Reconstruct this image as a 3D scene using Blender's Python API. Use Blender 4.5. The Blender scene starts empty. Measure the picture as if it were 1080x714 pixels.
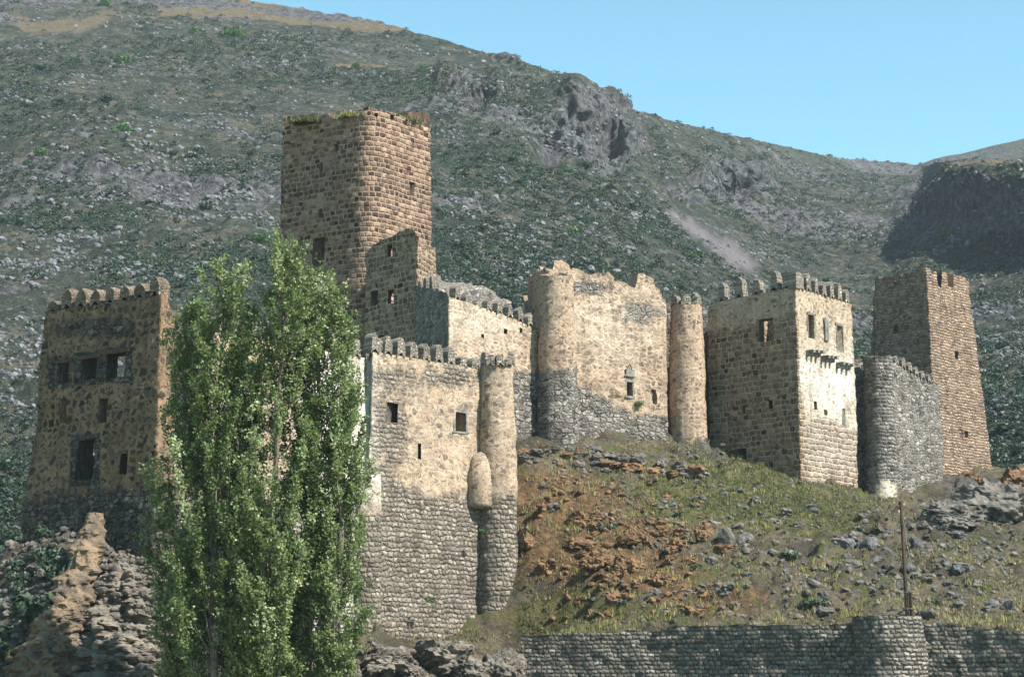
import bpy, math, random
import numpy as np
from mathutils import Vector

C = bpy.context.scene
col = C.collection
R = math.radians
random.seed(7)
rng = np.random.default_rng(11)

# ------------------------------------------------------------------ camera, sky, sun, exposure
F, PITCH = 2015.0, R(10.0)                   # focal length in pixels of a 1080 x 714 frame
cam_d = bpy.data.cameras.new('camera')
cam = bpy.data.objects.new('camera', cam_d)
col.objects.link(cam)
cam.location = (0, 0, 0)
cam.rotation_euler = (R(90) + PITCH, 0, 0)
cam_d.sensor_fit = 'HORIZONTAL'
cam_d.sensor_width = 36.0
cam_d.lens = 36.0 * F / 1080.0
cam_d.clip_start, cam_d.clip_end = 0.5, 12000
C.camera = cam

SUN_EL, SUN_AZ = 46.0, 59.0                  # azimuth measured from "behind the camera" towards the right
sd = Vector((math.sin(R(SUN_AZ)) * math.cos(R(SUN_EL)), -math.cos(R(SUN_AZ)) * math.cos(R(SUN_EL)), math.sin(R(SUN_EL))))
w = bpy.data.worlds.new('World')
C.world = w
w.use_nodes = True
wn = w.node_tree
bg = wn.nodes['Background']
sky = wn.nodes.new('ShaderNodeTexSky')
sky.sky_type = 'NISHITA'
sky.sun_disc = False
sky.sun_elevation = R(SUN_EL)
sky.sun_rotation = math.atan2(sd.x, sd.y)
sky.altitude = 1100
sky.air_density, sky.dust_density, sky.ozone_density = 1.0, 0.3, 1.2
tint = wn.nodes.new('ShaderNodeMix')
tint.data_type = 'RGBA'
tint.blend_type = 'MULTIPLY'
tint.inputs[0].default_value = 1.0
tint.inputs[7].default_value = (0.92, 1.32, 1.12, 1)
wn.links.new(sky.outputs[0], tint.inputs[6])
wn.links.new(tint.outputs[2], bg.inputs[0])
bg.inputs[1].default_value = 0.092

sl = bpy.data.lights.new('sun', 'SUN')
sl.energy, sl.angle, sl.color = 5.0, R(0.5), (1.0, 0.94, 0.86)
so = bpy.data.objects.new('sun', sl)
col.objects.link(so)
so.rotation_euler = (-sd).to_track_quat('-Z', 'Y').to_euler()
so.location = (60, -60, 120)

C.view_settings.view_transform = 'Standard'
C.view_settings.look = 'None'
C.view_settings.exposure = 1.22
C.view_settings.gamma = 1.0
C.view_settings.use_curve_mapping = False
C.render.engine = 'CYCLES'
C.cycles.max_bounces = 5

# ------------------------------------------------------------------ projection helpers
sp, cp = math.sin(PITCH), math.cos(PITCH)
def W(px, py, Y):
    """world point at depth Y seen at this pixel of the photograph"""
    x, y = (px - 540) / F, (357 - py) / F
    t = Y / (cp - y * sp)
    return Vector((x * t, Y, (sp + y * cp) * t))
def P2(px, py, Y):
    v = W(px, py, Y)
    return (v.x, v.y)
def zat(py, Y):
    return W(540, py, Y).z
def proj(X, Y, Z):
    d = Y * cp + Z * sp
    return 540 + F * X / d, 357 - F * (-Y * sp + Z * cp) / d

# ------------------------------------------------------------------ numpy noise
def _h(ix, iy, iz, seed):
    h = (ix.astype(np.int64) * 374761393 + iy.astype(np.int64) * 668265263 + iz.astype(np.int64) * 2147483647 + seed * 1274126177) & 0xFFFFFFFF
    h = ((h ^ (h >> 13)) * 1274126177) & 0xFFFFFFFF
    h = ((h ^ (h >> 16)) * 2246822519) & 0xFFFFFFFF
    return ((h ^ (h >> 15)) & 0xFFFFFF) / float(0xFFFFFF)
def vnoise(x, y, z=0.0, seed=0):
    x, y, z = np.broadcast_arrays(np.asarray(x, float), np.asarray(y, float), np.asarray(z, float))
    x0, y0, z0 = np.floor(x), np.floor(y), np.floor(z)
    fx, fy, fz = x - x0, y - y0, z - z0
    fx, fy, fz = fx * fx * (3 - 2 * fx), fy * fy * (3 - 2 * fy), fz * fz * (3 - 2 * fz)
    r = 0
    for a in (0, 1):
        for b in (0, 1):
            for c in (0, 1):
                wgt = (fx if a else 1 - fx) * (fy if b else 1 - fy) * (fz if c else 1 - fz)
                r = r + wgt * _h(x0 + a, y0 + b, z0 + c, seed)
    return r * 2 - 1
def fbm(x, y, z=0.0, oct=4, seed=0, gain=0.5):
    r, a, s = 0, 1.0, 1.0
    for o in range(oct):
        r = r + a * vnoise(np.asarray(x) * s + 17.3 * o, np.asarray(y) * s - 9.1 * o, np.asarray(z) * s + 4.7 * o, seed + o)
        a *= gain
        s *= 2.03
    return r
def ridged(x, y, z=0.0, oct=4, seed=0):
    r, a, s = 0, 0.5, 1.0
    for o in range(oct):
        r = r + a * (1 - np.abs(vnoise(np.asarray(x) * s + 7.7 * o, np.asarray(y) * s + 3.1 * o, np.asarray(z) * s, seed + o))) ** 2
        a *= 0.5
        s *= 2.1
    return r
def worley(x, y, seed=0):
    """distance to nearest and second nearest jittered cell centre, and that cell's random"""
    x, y = np.asarray(x, float), np.asarray(y, float)
    ix, iy = np.floor(x), np.floor(y)
    d1 = np.full(x.shape, 9.0)
    d2 = np.full(x.shape, 9.0)
    rid = np.zeros(x.shape)
    zz = np.zeros_like(ix)
    for a in (-1, 0, 1):
        for b in (-1, 0, 1):
            cx, cy = ix + a, iy + b
            ox, oy = _h(cx, cy, zz, seed), _h(cx, cy, zz, seed + 5)
            d = np.hypot(cx + ox - x, cy + oy - y)
            m = d < d1
            d2 = np.where(m, d1, np.minimum(d2, d))
            rid = np.where(m, _h(cx, cy, zz, seed + 9), rid)
            d1 = np.where(m, d, d1)
    return d1, d2, rid
def sstep(a, b, x):
    t = np.clip((np.asarray(x, float) - a) / (b - a), 0, 1)
    return t * t * (3 - 2 * t)

# ------------------------------------------------------------------ object helpers
def mesh_np(name, V, Q, m, parent=None, smooth=True, uv=None, attrs=None, T=None):
    """V (n,3); Q (k,4) quads; T (j,3) triangles; uv per vertex"""
    me = bpy.data.meshes.new(name)
    V = np.asarray(V, np.float32)
    loops, starts, n = [], [], 0
    if Q is not None and len(Q):
        Q = np.asarray(Q, np.int32)
        loops.append(Q.ravel())
        starts.append(np.arange(len(Q)) * 4)
        n += len(Q) * 4
    if T is not None and len(T):
        T = np.asarray(T, np.int32)
        loops.append(T.ravel())
        starts.append(n + np.arange(len(T)) * 3)
    L = np.concatenate(loops)
    S = np.concatenate(starts).astype(np.int32)
    me.vertices.add(len(V))
    me.vertices.foreach_set('co', V.ravel())
    me.loops.add(len(L))
    me.loops.foreach_set('vertex_index', L)
    me.polygons.add(len(S))
    me.polygons.foreach_set('loop_start', S)
    me.polygons.foreach_set('use_smooth', np.full(len(S), bool(smooth)))
    if uv is not None:
        l = me.uv_layers.new(name='UVMap')
        l.data.foreach_set('uv', np.asarray(uv, np.float32)[L].ravel())
    for k, a in (attrs or {}).items():
        at = me.attributes.new(k, 'FLOAT', 'POINT')
        at.data.foreach_set('value', np.asarray(a, np.float32))
    me.update(calc_edges=True)
    me.validate()
    if m is not None:
        me.materials.append(m)
    o = bpy.data.objects.new(name, me)
    col.objects.link(o)
    if parent is not None:
        o.parent = parent
        o.matrix_parent_inverse = parent.matrix_world.inverted()
        o.location = -Vector(parent.location)
        o.matrix_parent_inverse.identity()
    return o
def thing(name, label, cat, loc, group=None):
    o = bpy.data.objects.new(name, None)
    col.objects.link(o)
    o.location = loc
    o.empty_display_size = 0.5
    o['label'], o['category'] = label, cat
    if group:
        o['group'] = group
    return o
def tag(o, label=None, cat=None, group=None, kind=None):
    for k, v in (('label', label), ('category', cat), ('group', group), ('kind', kind)):
        if v:
            o[k] = v
    return o

class MB:
    """collects plain pieces into one mesh"""
    def __init__(s):
        s.v, s.q, s.t, s.uv = [], [], [], []
    def add(s, V, Q=(), T=(), uv=None):
        b = len(s.v)
        s.v += [tuple(p) for p in V]
        s.uv += [tuple(u) for u in uv] if uv is not None else [(p[0] + p[1], p[2]) for p in V]
        s.q += [tuple(i + b for i in f) for f in Q]
        s.t += [tuple(i + b for i in f) for f in T]
    def box(s, c, ax, ay, az, hx, hy, hz):
        c = Vector(c)
        V = [c + ax * (hx * a) + ay * (hy * b) + az * (hz * d) for d in (-1, 1) for b in (-1, 1) for a in (-1, 1)]
        s.add(V, [(0, 2, 3, 1), (4, 5, 7, 6), (0, 1, 5, 4), (2, 6, 7, 3), (0, 4, 6, 2), (1, 3, 7, 5)])
    def tube(s, pts, rad, n=6):
        pts = [Vector(p) for p in pts]
        rings = []
        for i, p in enumerate(pts):
            d = (pts[min(i + 1, len(pts) - 1)] - pts[max(i - 1, 0)]).normalized()
            a = d.cross(Vector((0.3, 0.9, 0.1)) if abs(d.z) > 0.9 else Vector((0, 0, 1))).normalized()
            b = d.cross(a)
            r = rad[i] if hasattr(rad, '__len__') else rad
            rings.append([p + (a * math.cos(2 * math.pi * k / n) + b * math.sin(2 * math.pi * k / n)) * r for k in range(n)])
        V = [p for r_ in rings for p in r_]
        Q = [(i * n + k, i * n + (k + 1) % n, (i + 1) * n + (k + 1) % n, (i + 1) * n + k) for i in range(len(pts) - 1) for k in range(n)]
        s.add(V, Q)
    def build(s, name, m, parent=None, smooth=False):
        return mesh_np(name, s.v, s.q, m, parent, smooth, s.uv, None, s.t)

# ------------------------------------------------------------------ materials
def nt_new(name):
    m = bpy.data.materials.new(name)
    m.use_nodes = True
    nt = m.node_tree
    return m, nt, nt.nodes['Principled BSDF']
class NT:
    def __init__(s, nt):
        s.nt = nt
    def n(s, t, ins=None, **props):
        nd = s.nt.nodes.new('ShaderNode' + t)
        for k, v in props.items():
            setattr(nd, k, v)
        for k, v in (ins or {}).items():
            s.set(nd.inputs[k], v)
        return nd
    def set(s, sock, v):
        if isinstance(v, bpy.types.NodeSocket):
            s.nt.links.new(v, sock)
        else:
            sock.default_value = (*v, 1) if (sock.type == 'RGBA' and len(v) == 3) else v
    def math(s, op, a, b=0.0, c=None):
        nd = s.n('Math', operation=op)
        s.set(nd.inputs[0], a)
        s.set(nd.inputs[1], b)
        if c is not None:
            s.set(nd.inputs[2], c)
        return nd.outputs[0]
    def vmath(s, op, a, b):
        nd = s.n('VectorMath', operation=op)
        s.set(nd.inputs[0], a)
        s.set(nd.inputs[1], b)
        return nd.outputs[0]
    def ss(s, x, lo, hi):
        nd = s.n('MapRange', interpolation_type='SMOOTHSTEP')
        for k, v in (('Value', x), ('From Min', lo), ('From Max', hi)):
            s.set(nd.inputs[k], v)
        return nd.outputs[0]
    def mix(s, f, a, b, mode='MIX'):
        nd = s.n('Mix', data_type='RGBA', blend_type=mode)
        s.set(nd.inputs[0], f)
        s.set(nd.inputs[6], a)
        s.set(nd.inputs[7], b)
        return nd.outputs[2]
    def fmix(s, f, a, b):
        nd = s.n('Mix', data_type='FLOAT')
        s.set(nd.inputs[0], f)
        s.set(nd.inputs[2], a)
        s.set(nd.inputs[3], b)
        return nd.outputs[0]
    def noise(s, vec, scale, detail=3, rough=0.55, out=0):
        nd = s.n('TexNoise', {'Vector': vec, 'Scale': scale, 'Detail': detail, 'Roughness': rough})
        return nd.outputs[out]
    def ramp(s, x, stops):
        nd = s.n('ValToRGB', {'Fac': x})
        e = nd.color_ramp.elements
        while len(e) < len(stops):
            e.new(0.5)
        for el, (p, c) in zip(e, stops):
            el.position = p
            el.color = (*c, 1)
        return nd.outputs[0]
    def attr(s, name):
        return s.n('Attribute', attribute_name=name).outputs['Fac']
    def scale(s, vec, v):
        return s.vmath('MULTIPLY', vec, v)

def masonry(name, stones, mortar, gap=(.03, .026, .022), fill=.5, plaster=((.34, .235, .14), (.46, .33, .20)), sw=.55, sh=.36,
            pstones=((.10, .075, .055), (.24, .18, .13)), psize=(.6, .42), cover=.16, bump=1.0, ashlar=False, wobble=.22, stain=.45, white=(.62, .58, .52), contrast=1.0, rnd1=.72, joint=.02):
    m, nt, bsdf = nt_new(name)
    g = NT(nt)
    uv = g.n('UVMap', uv_map='UVMap').outputs[0]
    pos = g.n('NewGeometry').outputs['Position']
    half = (.5, .5, .5)
    wob = g.vmath('MULTIPLY', g.vmath('SUBTRACT', g.noise(uv, 1.4, 3, .6, 1), half), (wobble * 1.3, wobble, 0))
    wob2 = g.vmath('MULTIPLY', g.vmath('SUBTRACT', g.noise(uv, 6.5, 4, .7, 1), half), (.16, .13, 0))
    uvd = g.vmath('ADD', g.vmath('ADD', uv, wob), wob2)
    grain = g.noise(pos, 7.0, 6, .75)
    coarse = g.noise(pos, .7, 6, .7)
    def cells(w_, h_, rnd_):
        v_ = g.scale(uvd, (1 / w_, 1 / h_, 1))
        c_ = g.n('TexVoronoi', {'Vector': v_, 'Scale': 1.0, 'Randomness': rnd_}, voronoi_dimensions='2D')
        e_ = g.n('TexVoronoi', {'Vector': v_, 'Scale': 1.0, 'Randomness': rnd_}, voronoi_dimensions='2D', feature='DISTANCE_TO_EDGE')
        sp_ = g.n('SeparateColor', {'Color': c_.outputs['Color']})
        return e_.outputs['Distance'], sp_.outputs[0], sp_.outputs[1]
    eA, rA, qA = cells(sw, sh, rnd1)
    eB, rB, qB = cells(sw * .6, sh * .62, .85)
    if ashlar:
        su = g.n('SeparateXYZ', {0: g.vmath('ADD', g.vmath('ADD', uv, g.vmath('MULTIPLY', wob, (.5, .9, 0))), g.vmath('MULTIPLY', wob2, (.7, .7, 0)))})
        vr = g.math('DIVIDE', su.outputs[1], sh)
        row = g.math('FLOOR', vr)
        rd = g.math('SUBTRACT', .5, g.math('ABSOLUTE', g.math('SUBTRACT', g.math('SUBTRACT', vr, row), .5)))
        wv = g.math('ADD', g.math('DIVIDE', su.outputs[0], sw), g.math('MULTIPLY', row, 17.37))
        c1 = g.n('TexVoronoi', {'W': wv, 'Scale': 1.0, 'Randomness': .8}, voronoi_dimensions='1D')
        d1 = g.n('TexVoronoi', {'W': wv, 'Scale': 1.0, 'Randomness': .8}, voronoi_dimensions='1D', feature='DISTANCE_TO_EDGE')
        sc_ = g.n('SeparateColor', {'Color': c1.outputs['Color']})
        rnd, q = sc_.outputs[0], sc_.outputs[1]
        e = g.math('SMOOTH_MIN', g.math('MULTIPLY', d1.outputs['Distance'], sw), g.math('MULTIPLY', rd, sh), .06)
        jit = g.math('MULTIPLY', g.math('SUBTRACT', g.noise(uv, 2.3, 5, .7), .5), .22)
        ej = g.math('ADD', e, jit)
        m1 = g.ss(g.math('ADD', ej, g.math('MULTIPLY', g.math('SUBTRACT', grain, .5), .10)), joint, joint + .05)
        pil = g.ss(e, -.02, .13)
    else:
        sel = g.ss(g.noise(uv, 1.3, 4, .6), .50, .53)
        e, rnd, q = g.fmix(sel, eA, g.math('MULTIPLY', eB, .8)), g.fmix(sel, rA, rB), g.fmix(sel, qA, qB)
        m1 = g.ss(g.math('ADD', e, g.math('MULTIPLY', g.math('SUBTRACT', grain, .5), .22)), .04, .14)
        pil = g.ss(e, .0, .24)
        m1 = g.math('MAXIMUM', m1, g.math('MULTIPLY', g.ss(g.noise(uv, 1.9, 5, .7), .48, .60), .72))
    stone = g.ramp(rnd, [(i / (len(stones) - 1), c) for i, c in enumerate(stones)])
    br_ = g.n('MapRange', {'Value': q, 'From Min': 0.0, 'From Max': 1.0, 'To Min': 1 - .5 * contrast, 'To Max': 1 + .45 * contrast}).outputs[0]
    stone = g.mix(1.0, stone, g.n('CombineColor', {0: br_, 1: br_, 2: br_}).outputs[0], 'MULTIPLY')
    mort = g.mix(g.ss(g.noise(pos, 1.1, 5, .7), fill + .06, fill - .06), gap, mortar)
    rub = g.mix(m1, mort, stone)
    # plaster with the faces of stones showing through
    eP, rP, qP = cells(psize[0], psize[1], .95)
    thr = g.math('ADD', g.math('MULTIPLY', g.noise(uv, .5, 5, .65), .8), cover - .40)
    thr = g.math('ADD', thr, g.math('MULTIPLY', rP, .30))
    ee = g.math('ADD', eP, g.math('MULTIPLY', g.math('SUBTRACT', grain, .5), .34))
    m2 = g.ss(g.math('SUBTRACT', ee, thr), -.01, .05)
    e3, r3, q3 = cells(psize[0] * .45, psize[1] * .5, 1.0)
    m3 = g.math('MULTIPLY', g.ss(g.math('SUBTRACT', g.math('ADD', e3, g.math('MULTIPLY', g.math('SUBTRACT', grain, .5), .3)), .20), 0, .06), g.ss(r3, .55, .6))
    m2 = g.math('MAXIMUM', m2, g.math('MULTIPLY', m3, .85))
    pst = g.ramp(qP, [(0, pstones[0]), (.6, pstones[1]), (1, tuple(c * 1.35 for c in pstones[1]))])
    plc = g.mix(g.ss(coarse, .3, .7), plaster[0], plaster[1])
    plc = g.mix(g.ss(g.noise(pos, 2.6, 6, .75), .50, .68), plc, g.mix(1.0, plc, (.66, .62, .58), 'MULTIPLY'))
    wh = g.math('MULTIPLY', g.attr('white'), g.ss(g.noise(pos, 1.0, 6, .75), .34, .52))
    plc = g.mix(wh, plc, white)
    m2 = g.math('MULTIPLY', m2, g.math('SUBTRACT', 1.0, g.math('MULTIPLY', wh, .7)))
    pl = g.mix(m2, plc, pst)
    z = g.math('ADD', g.attr('zone'), g.math('MULTIPLY', g.math('SUBTRACT', g.noise(pos, .8, 7, .75), .5), 1.9))
    z = g.ss(z, .36, .64)
    colr = g.mix(z, g.mix(g.math('MULTIPLY', wh, .4), rub, white), pl)
    # grain, long weather stains running down, blotches of lichen
    gr_ = g.n('MapRange', {'Value': grain, 'From Min': .28, 'From Max': .72, 'To Min': .62, 'To Max': 1.3}).outputs[0]
    colr = g.mix(1.0, colr, g.n('CombineColor', {0: gr_, 1: gr_, 2: gr_}).outputs[0], 'MULTIPLY')
    st = g.noise(g.scale(uv, (1.1, .14, 1)), 1.0, 6, .68)
    colr = g.mix(g.math('MULTIPLY', g.ss(st, .48, .70), stain), colr, g.mix(1.0, colr, (.36, .345, .33), 'MULTIPLY'))
    li = g.ss(g.noise(pos, .42, 8, .78), .54, .66)
    colr = g.mix(g.math('MULTIPLY', li, stain * .8), colr, (.10, .096, .088))
    nt.links.new(colr, bsdf.inputs['Base Color'])
    bsdf.inputs['Roughness'].default_value = .95
    bsdf.inputs['Specular IOR Level'].default_value = .1
    h = g.fmix(z, g.math('MULTIPLY', pil, g.math('ADD', .55, g.math('MULTIPLY', q, .45))), g.math('MULTIPLY', m2, .35))
    h = g.math('ADD', h, g.math('MULTIPLY', g.noise(pos, 4.0, 7, .75), .8))
    b = g.n('Bump', {'Height': h, 'Distance': .16 * bump, 'Strength': 1.0})
    nt.links.new(b.outputs[0], bsdf.inputs['Normal'])
    return m

def plain(name, c1, c2, scale=2.0, rough=.9, bump=.03, detail=5):
    m, nt, bsdf = nt_new(name)
    g = NT(nt)
    pos = g.n('NewGeometry').outputs['Position']
    n = g.noise(pos, scale, detail, .65)
    nt.links.new(g.mix(g.ss(n, .3, .7), c1, c2), bsdf.inputs['Base Color'])
    bsdf.inputs['Roughness'].default_value = rough
    bsdf.inputs['Specular IOR Level'].default_value = .2
    b = g.n('Bump', {'Height': g.noise(pos, scale * 3, 5, .7), 'Distance': bump, 'Strength': 1.0})
    nt.links.new(b.outputs[0], bsdf.inputs['Normal'])
    return m

def leafy(name, c1, c2, c3, trans=.35):
    """leaf colours by the 'tint' attribute of each leaf"""
    m, nt, bsdf = nt_new(name)
    g = NT(nt)
    c = g.ramp(g.attr('tint'), [(0, c1), (.55, c2), (1, c3)])
    nt.links.new(c, bsdf.inputs['Base Color'])
    bsdf.inputs['Roughness'].default_value = .5
    bsdf.inputs['Specular IOR Level'].default_value = .35
    tr = g.n('BsdfTranslucent', {'Color': c})
    mx = g.n('MixShader', {0: trans})
    nt.links.new(bsdf.outputs[0], mx.inputs[1])
    nt.links.new(tr.outputs[0], mx.inputs[2])
    nt.links.new(mx.outputs[0], nt.nodes['Material Output'].inputs[0])
    return m

M = {}
M['brown'] = masonry('shade_darkened_masonry', [(.05, .046, .042), (.11, .095, .08), (.17, .15, .125), (.08, .078, .075)], (.17, .14, .105), fill=.42,
                     plaster=((.165, .112, .07), (.27, .187, .116)), pstones=((.028, .024, .021), (.085, .068, .053)), cover=.12, stain=.55, psize=(.62, .5))  # plaster colour lowered to deepen the shade on the left tower
M['pale'] = masonry('pale_plastered_masonry', [(.14, .12, .098), (.21, .18, .147), (.275, .24, .195), (.18, .158, .132)], (.175, .148, .116), gap=(.095, .078, .06), fill=.52,
                    plaster=((.38, .275, .19), (.48, .37, .27)), pstones=((.15, .125, .10), (.33, .27, .21)), cover=.10, stain=.35, sw=.42, sh=.33, psize=(.5, .36), contrast=.85, ashlar=True, wobble=.62, joint=.012)
M['ochre'] = masonry('ochre_plastered_masonry', [(.11, .10, .09), (.19, .175, .155), (.28, .26, .23), (.15, .145, .135)], (.24, .21, .17), fill=.5,
                     plaster=((.37, .262, .182), (.48, .365, .265)), pstones=((.12, .095, .075), (.29, .225, .17)), cover=.08, stain=.48, sw=.62, sh=.42, white=(.55, .48, .39), psize=(.55, .36))
M['ashlar'] = masonry('coursed_brown_stone', [(.055, .037, .028), (.15, .098, .070), (.225, .148, .104), (.30, .205, .148)], (.34, .242, .176), gap=(.06, .042, .032), fill=.60, sw=.62, sh=.45, joint=.03,
                      ashlar=True, wobble=.34, stain=.35, plaster=((.36, .26, .18), (.44, .33, .24)), contrast=1.0)
M['tower'] = masonry('small_brown_stone', [(.17, .12, .088), (.25, .178, .128), (.32, .232, .168), (.27, .20, .15)], (.25, .18, .132), gap=(.06, .045, .035), fill=.55, sw=.50, sh=.27, stain=.6, contrast=.9, ashlar=True, wobble=.55, joint=.005)
M['grey'] = masonry('grey_rubble', [(.11, .102, .09), (.20, .185, .163), (.30, .278, .245), (.17, .157, .14)], (.29, .26, .22), gap=(.04, .038, .035), fill=.55, sw=.5, sh=.36, stain=.4,
                    plaster=((.42, .36, .27), (.56, .49, .38)))
M['greycourse'] = masonry('grey_coursed_stone', [(.09, .085, .077), (.165, .153, .135), (.25, .232, .205), (.14, .13, .115)], (.22, .20, .172), gap=(.05, .046, .04), fill=.55, sw=.48, sh=.32, stain=.5,
                    ashlar=True, wobble=.55, joint=.01, plaster=((.42, .36, .27), (.56, .49, .38)))
M['square'] = masonry('mixed_square_tower_stone', [(.085, .06, .043), (.20, .142, .10), (.285, .212, .15), (.15, .11, .082)], (.42, .315, .215), gap=(.08, .065, .05), fill=.62, sw=.60, sh=.46, ashlar=True, wobble=.55, joint=.02,
                      plaster=((.36, .28, .20), (.47, .38, .28)), pstones=((.16, .125, .095), (.30, .24, .18)), cover=.14, stain=.4, white=(.60, .57, .51), psize=(.6, .42))
M['drystone'] = masonry('dry_stone', [(.15, .135, .115), (.23, .21, .178), (.32, .295, .25), (.20, .185, .16)], (.12, .108, .09), gap=(.055, .049, .041), fill=.52, sw=.36, sh=.25, ashlar=True, joint=.005,
                        stain=.3, bump=1.3, wobble=.30, contrast=.9)
M['merlon'] = masonry('weathered_merlon_stone', [(.16, .14, .115), (.28, .245, .20), (.36, .32, .265), (.22, .195, .165)], (.30, .26, .21), gap=(.10, .085, .07), fill=.6, sw=.42, sh=.27, stain=.5, contrast=.7)
M['brownmerlon'] = masonry('brown_merlon_stone', [(.11, .09, .07), (.20, .16, .12), (.29, .235, .175), (.16, .13, .10)], (.26, .20, .145), gap=(.08, .062, .047), fill=.6, sw=.42, sh=.27, stain=.5, contrast=.8)
M['frame'] = plain('grey_dressed_stone', (.09, .086, .08), (.25, .235, .21), 2.2, bump=.08)
M['rock'] = plain('grey_rock', (.055, .05, .044), (.20, .18, .155), 1.1, bump=.22)
M['hillrock'] = plain('hill_rock', (.05, .053, .06), (.21, .212, .22), .9, bump=.25)
M['palerock'] = plain('pale_crag_rock', (.075, .066, .056), (.25, .215, .172), 1.1, bump=.25)
M['darkrock'] = plain('dark_slate_and_shade_rock', (.045, .046, .048), (.15, .15, .15), 1.2, bump=.1)
M['redrock'] = plain('rusty_rock', (.07, .047, .033), (.27, .16, .08), 1.3, bump=.2)
M['tuff'] = plain('ochre_tuff', (.085, .068, .053), (.24, .172, .108), .7, bump=.3)
M['wood'] = plain('brown_pole_wood', (.045, .03, .022), (.10, .062, .042), 4, bump=.01)
M['wire'] = plain('grey_wire', (.14, .145, .15), (.2, .2, .2), 3, .5, .0)
M['porcelain'] = plain('insulator', (.3, .25, .2), (.4, .36, .3), 5, .3, .0)
M['bark'] = plain('poplar_bark', (.06, .05, .042), (.20, .175, .145), 3.0, bump=.04)
M['leaf'] = leafy('poplar_leaves', (.055, .10, .026), (.19, .25, .085), (.50, .54, .34), .45)
M['bush'] = leafy('bush_leaves', (.018, .036, .026), (.042, .072, .044), (.095, .125, .07), .2)
M['green_bush'] = leafy('green_bush_leaves', (.03, .085, .02), (.06, .15, .035), (.11, .2, .06), .3)
M['grass'] = leafy('grass_blades', (.06, .08, .027), (.13, .132, .053), (.34, .275, .15), .3)
M['drygrass'] = leafy('dry_tuft', (.14, .15, .04), (.26, .24, .07), (.36, .3, .12), .3)

# ------------------------------------------------------------------ castle hill ground
CP = []   # x, y, z control points
def cpt(px, py, Y):
    v = W(px, py, Y)
    CP.append((v.x, v.y, v.z))
for a in [(548, 684, 119.5), (640, 669, 118), (700, 665, 116.5), (780, 662, 114.5), (850, 660, 112.5), (905, 657, 111), (970, 656, 110), (1080, 665, 108.5), (1250, 668, 105),
          (470, 700, 127.0), (390, 694, 123.6), (430, 698, 124.2), (540, 716, 130.0), (512, 708, 129.0), (470, 735, 117), (390, 730, 115), (540, 735, 117),
          (545, 471, 147.5), (600, 467, 148.5), (650, 472, 151), (700, 480, 154), (725, 488, 153), (750, 491, 157), (800, 507, 153.5), (845, 514, 152.5), (905, 520, 158), (930, 532, 159), (990, 518, 169),
          (1045, 503, 176), (1090, 520, 172), (1250, 560, 165),
          (560, 575, 134), (640, 565, 134), (720, 570, 134), (800, 570, 133), (900, 585, 131), (1000, 590, 130), (1100, 600, 130),
          (600, 510, 144), (700, 520, 144), (800, 530, 143), (870, 545, 142), (950, 556, 142), (1040, 556, 148),
          (480, 620, 140), (420, 560, 143), (480, 520, 150), (400, 440, 152), (460, 420, 158), (360, 425, 158), (300, 470, 150), (250, 560, 135),
          (165, 600, 113), (90, 594, 116), (20, 588, 120), (195, 600, 119), (250, 655, 120), (320, 660, 122), (-10, 615, 119), (-60, 690, 118), (60, 560, 128), (120, 540, 132),
          (370, 420, 170), (450, 410, 175), (600, 420, 170), (750, 440, 175), (900, 490, 180), (1000, 490, 186)]:
    cpt(*a)
for x, y, z in [(-33, 108, -2.6), (-26, 106, -2.0), (-18, 107, -2.2), (-10, 109, -1.6), (-2, 109, -1.8), (-45, 120, -3), (-52, 140, -3), (-40, 150, 2), (-20, 200, -1), (0, 215, -2), (40, 222, -2),
                (80, 222, -3), (-60, 180, -4), (-50, 95, -3.6), (0, 95, -3.4), (-25, 95, -3.5), (60, 214, 6), (120, 200, 10), (140, 150, 14)]:
    CP.append((x, y, z))
CP = np.array(CP)
def _tps(r2):
    return np.where(r2 > 1e-9, 0.5 * r2 * np.log(r2 + 1e-12), 0)
_n = len(CP)
_d = ((CP[:, None, :2] - CP[None, :, :2]) ** 2).sum(-1)
_A = np.zeros((_n + 3, _n + 3))
_A[:_n, :_n] = _tps(_d) + np.eye(_n) * 1.0
_A[:_n, _n] = 1
_A[:_n, _n + 1:] = CP[:, :2]
_A[_n:, :_n] = _A[:_n, _n:].T
_sol = np.linalg.solve(_A, np.concatenate([CP[:, 2], np.zeros(3)]))
def tps(X, Y):
    X, Y = np.asarray(X, float), np.asarray(Y, float)
    r = _sol[_n] + _sol[_n + 1] * X + _sol[_n + 2] * Y
    for i in range(_n):
        r = r + _sol[i] * _tps((X - CP[i, 0]) ** 2 + (Y - CP[i, 1]) ** 2)
    return r
def gauss(px, py, cx, cy, rx, ry):
    return np.exp(-(((px - cx) / rx) ** 2 + ((py - cy) / ry) ** 2))
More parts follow.
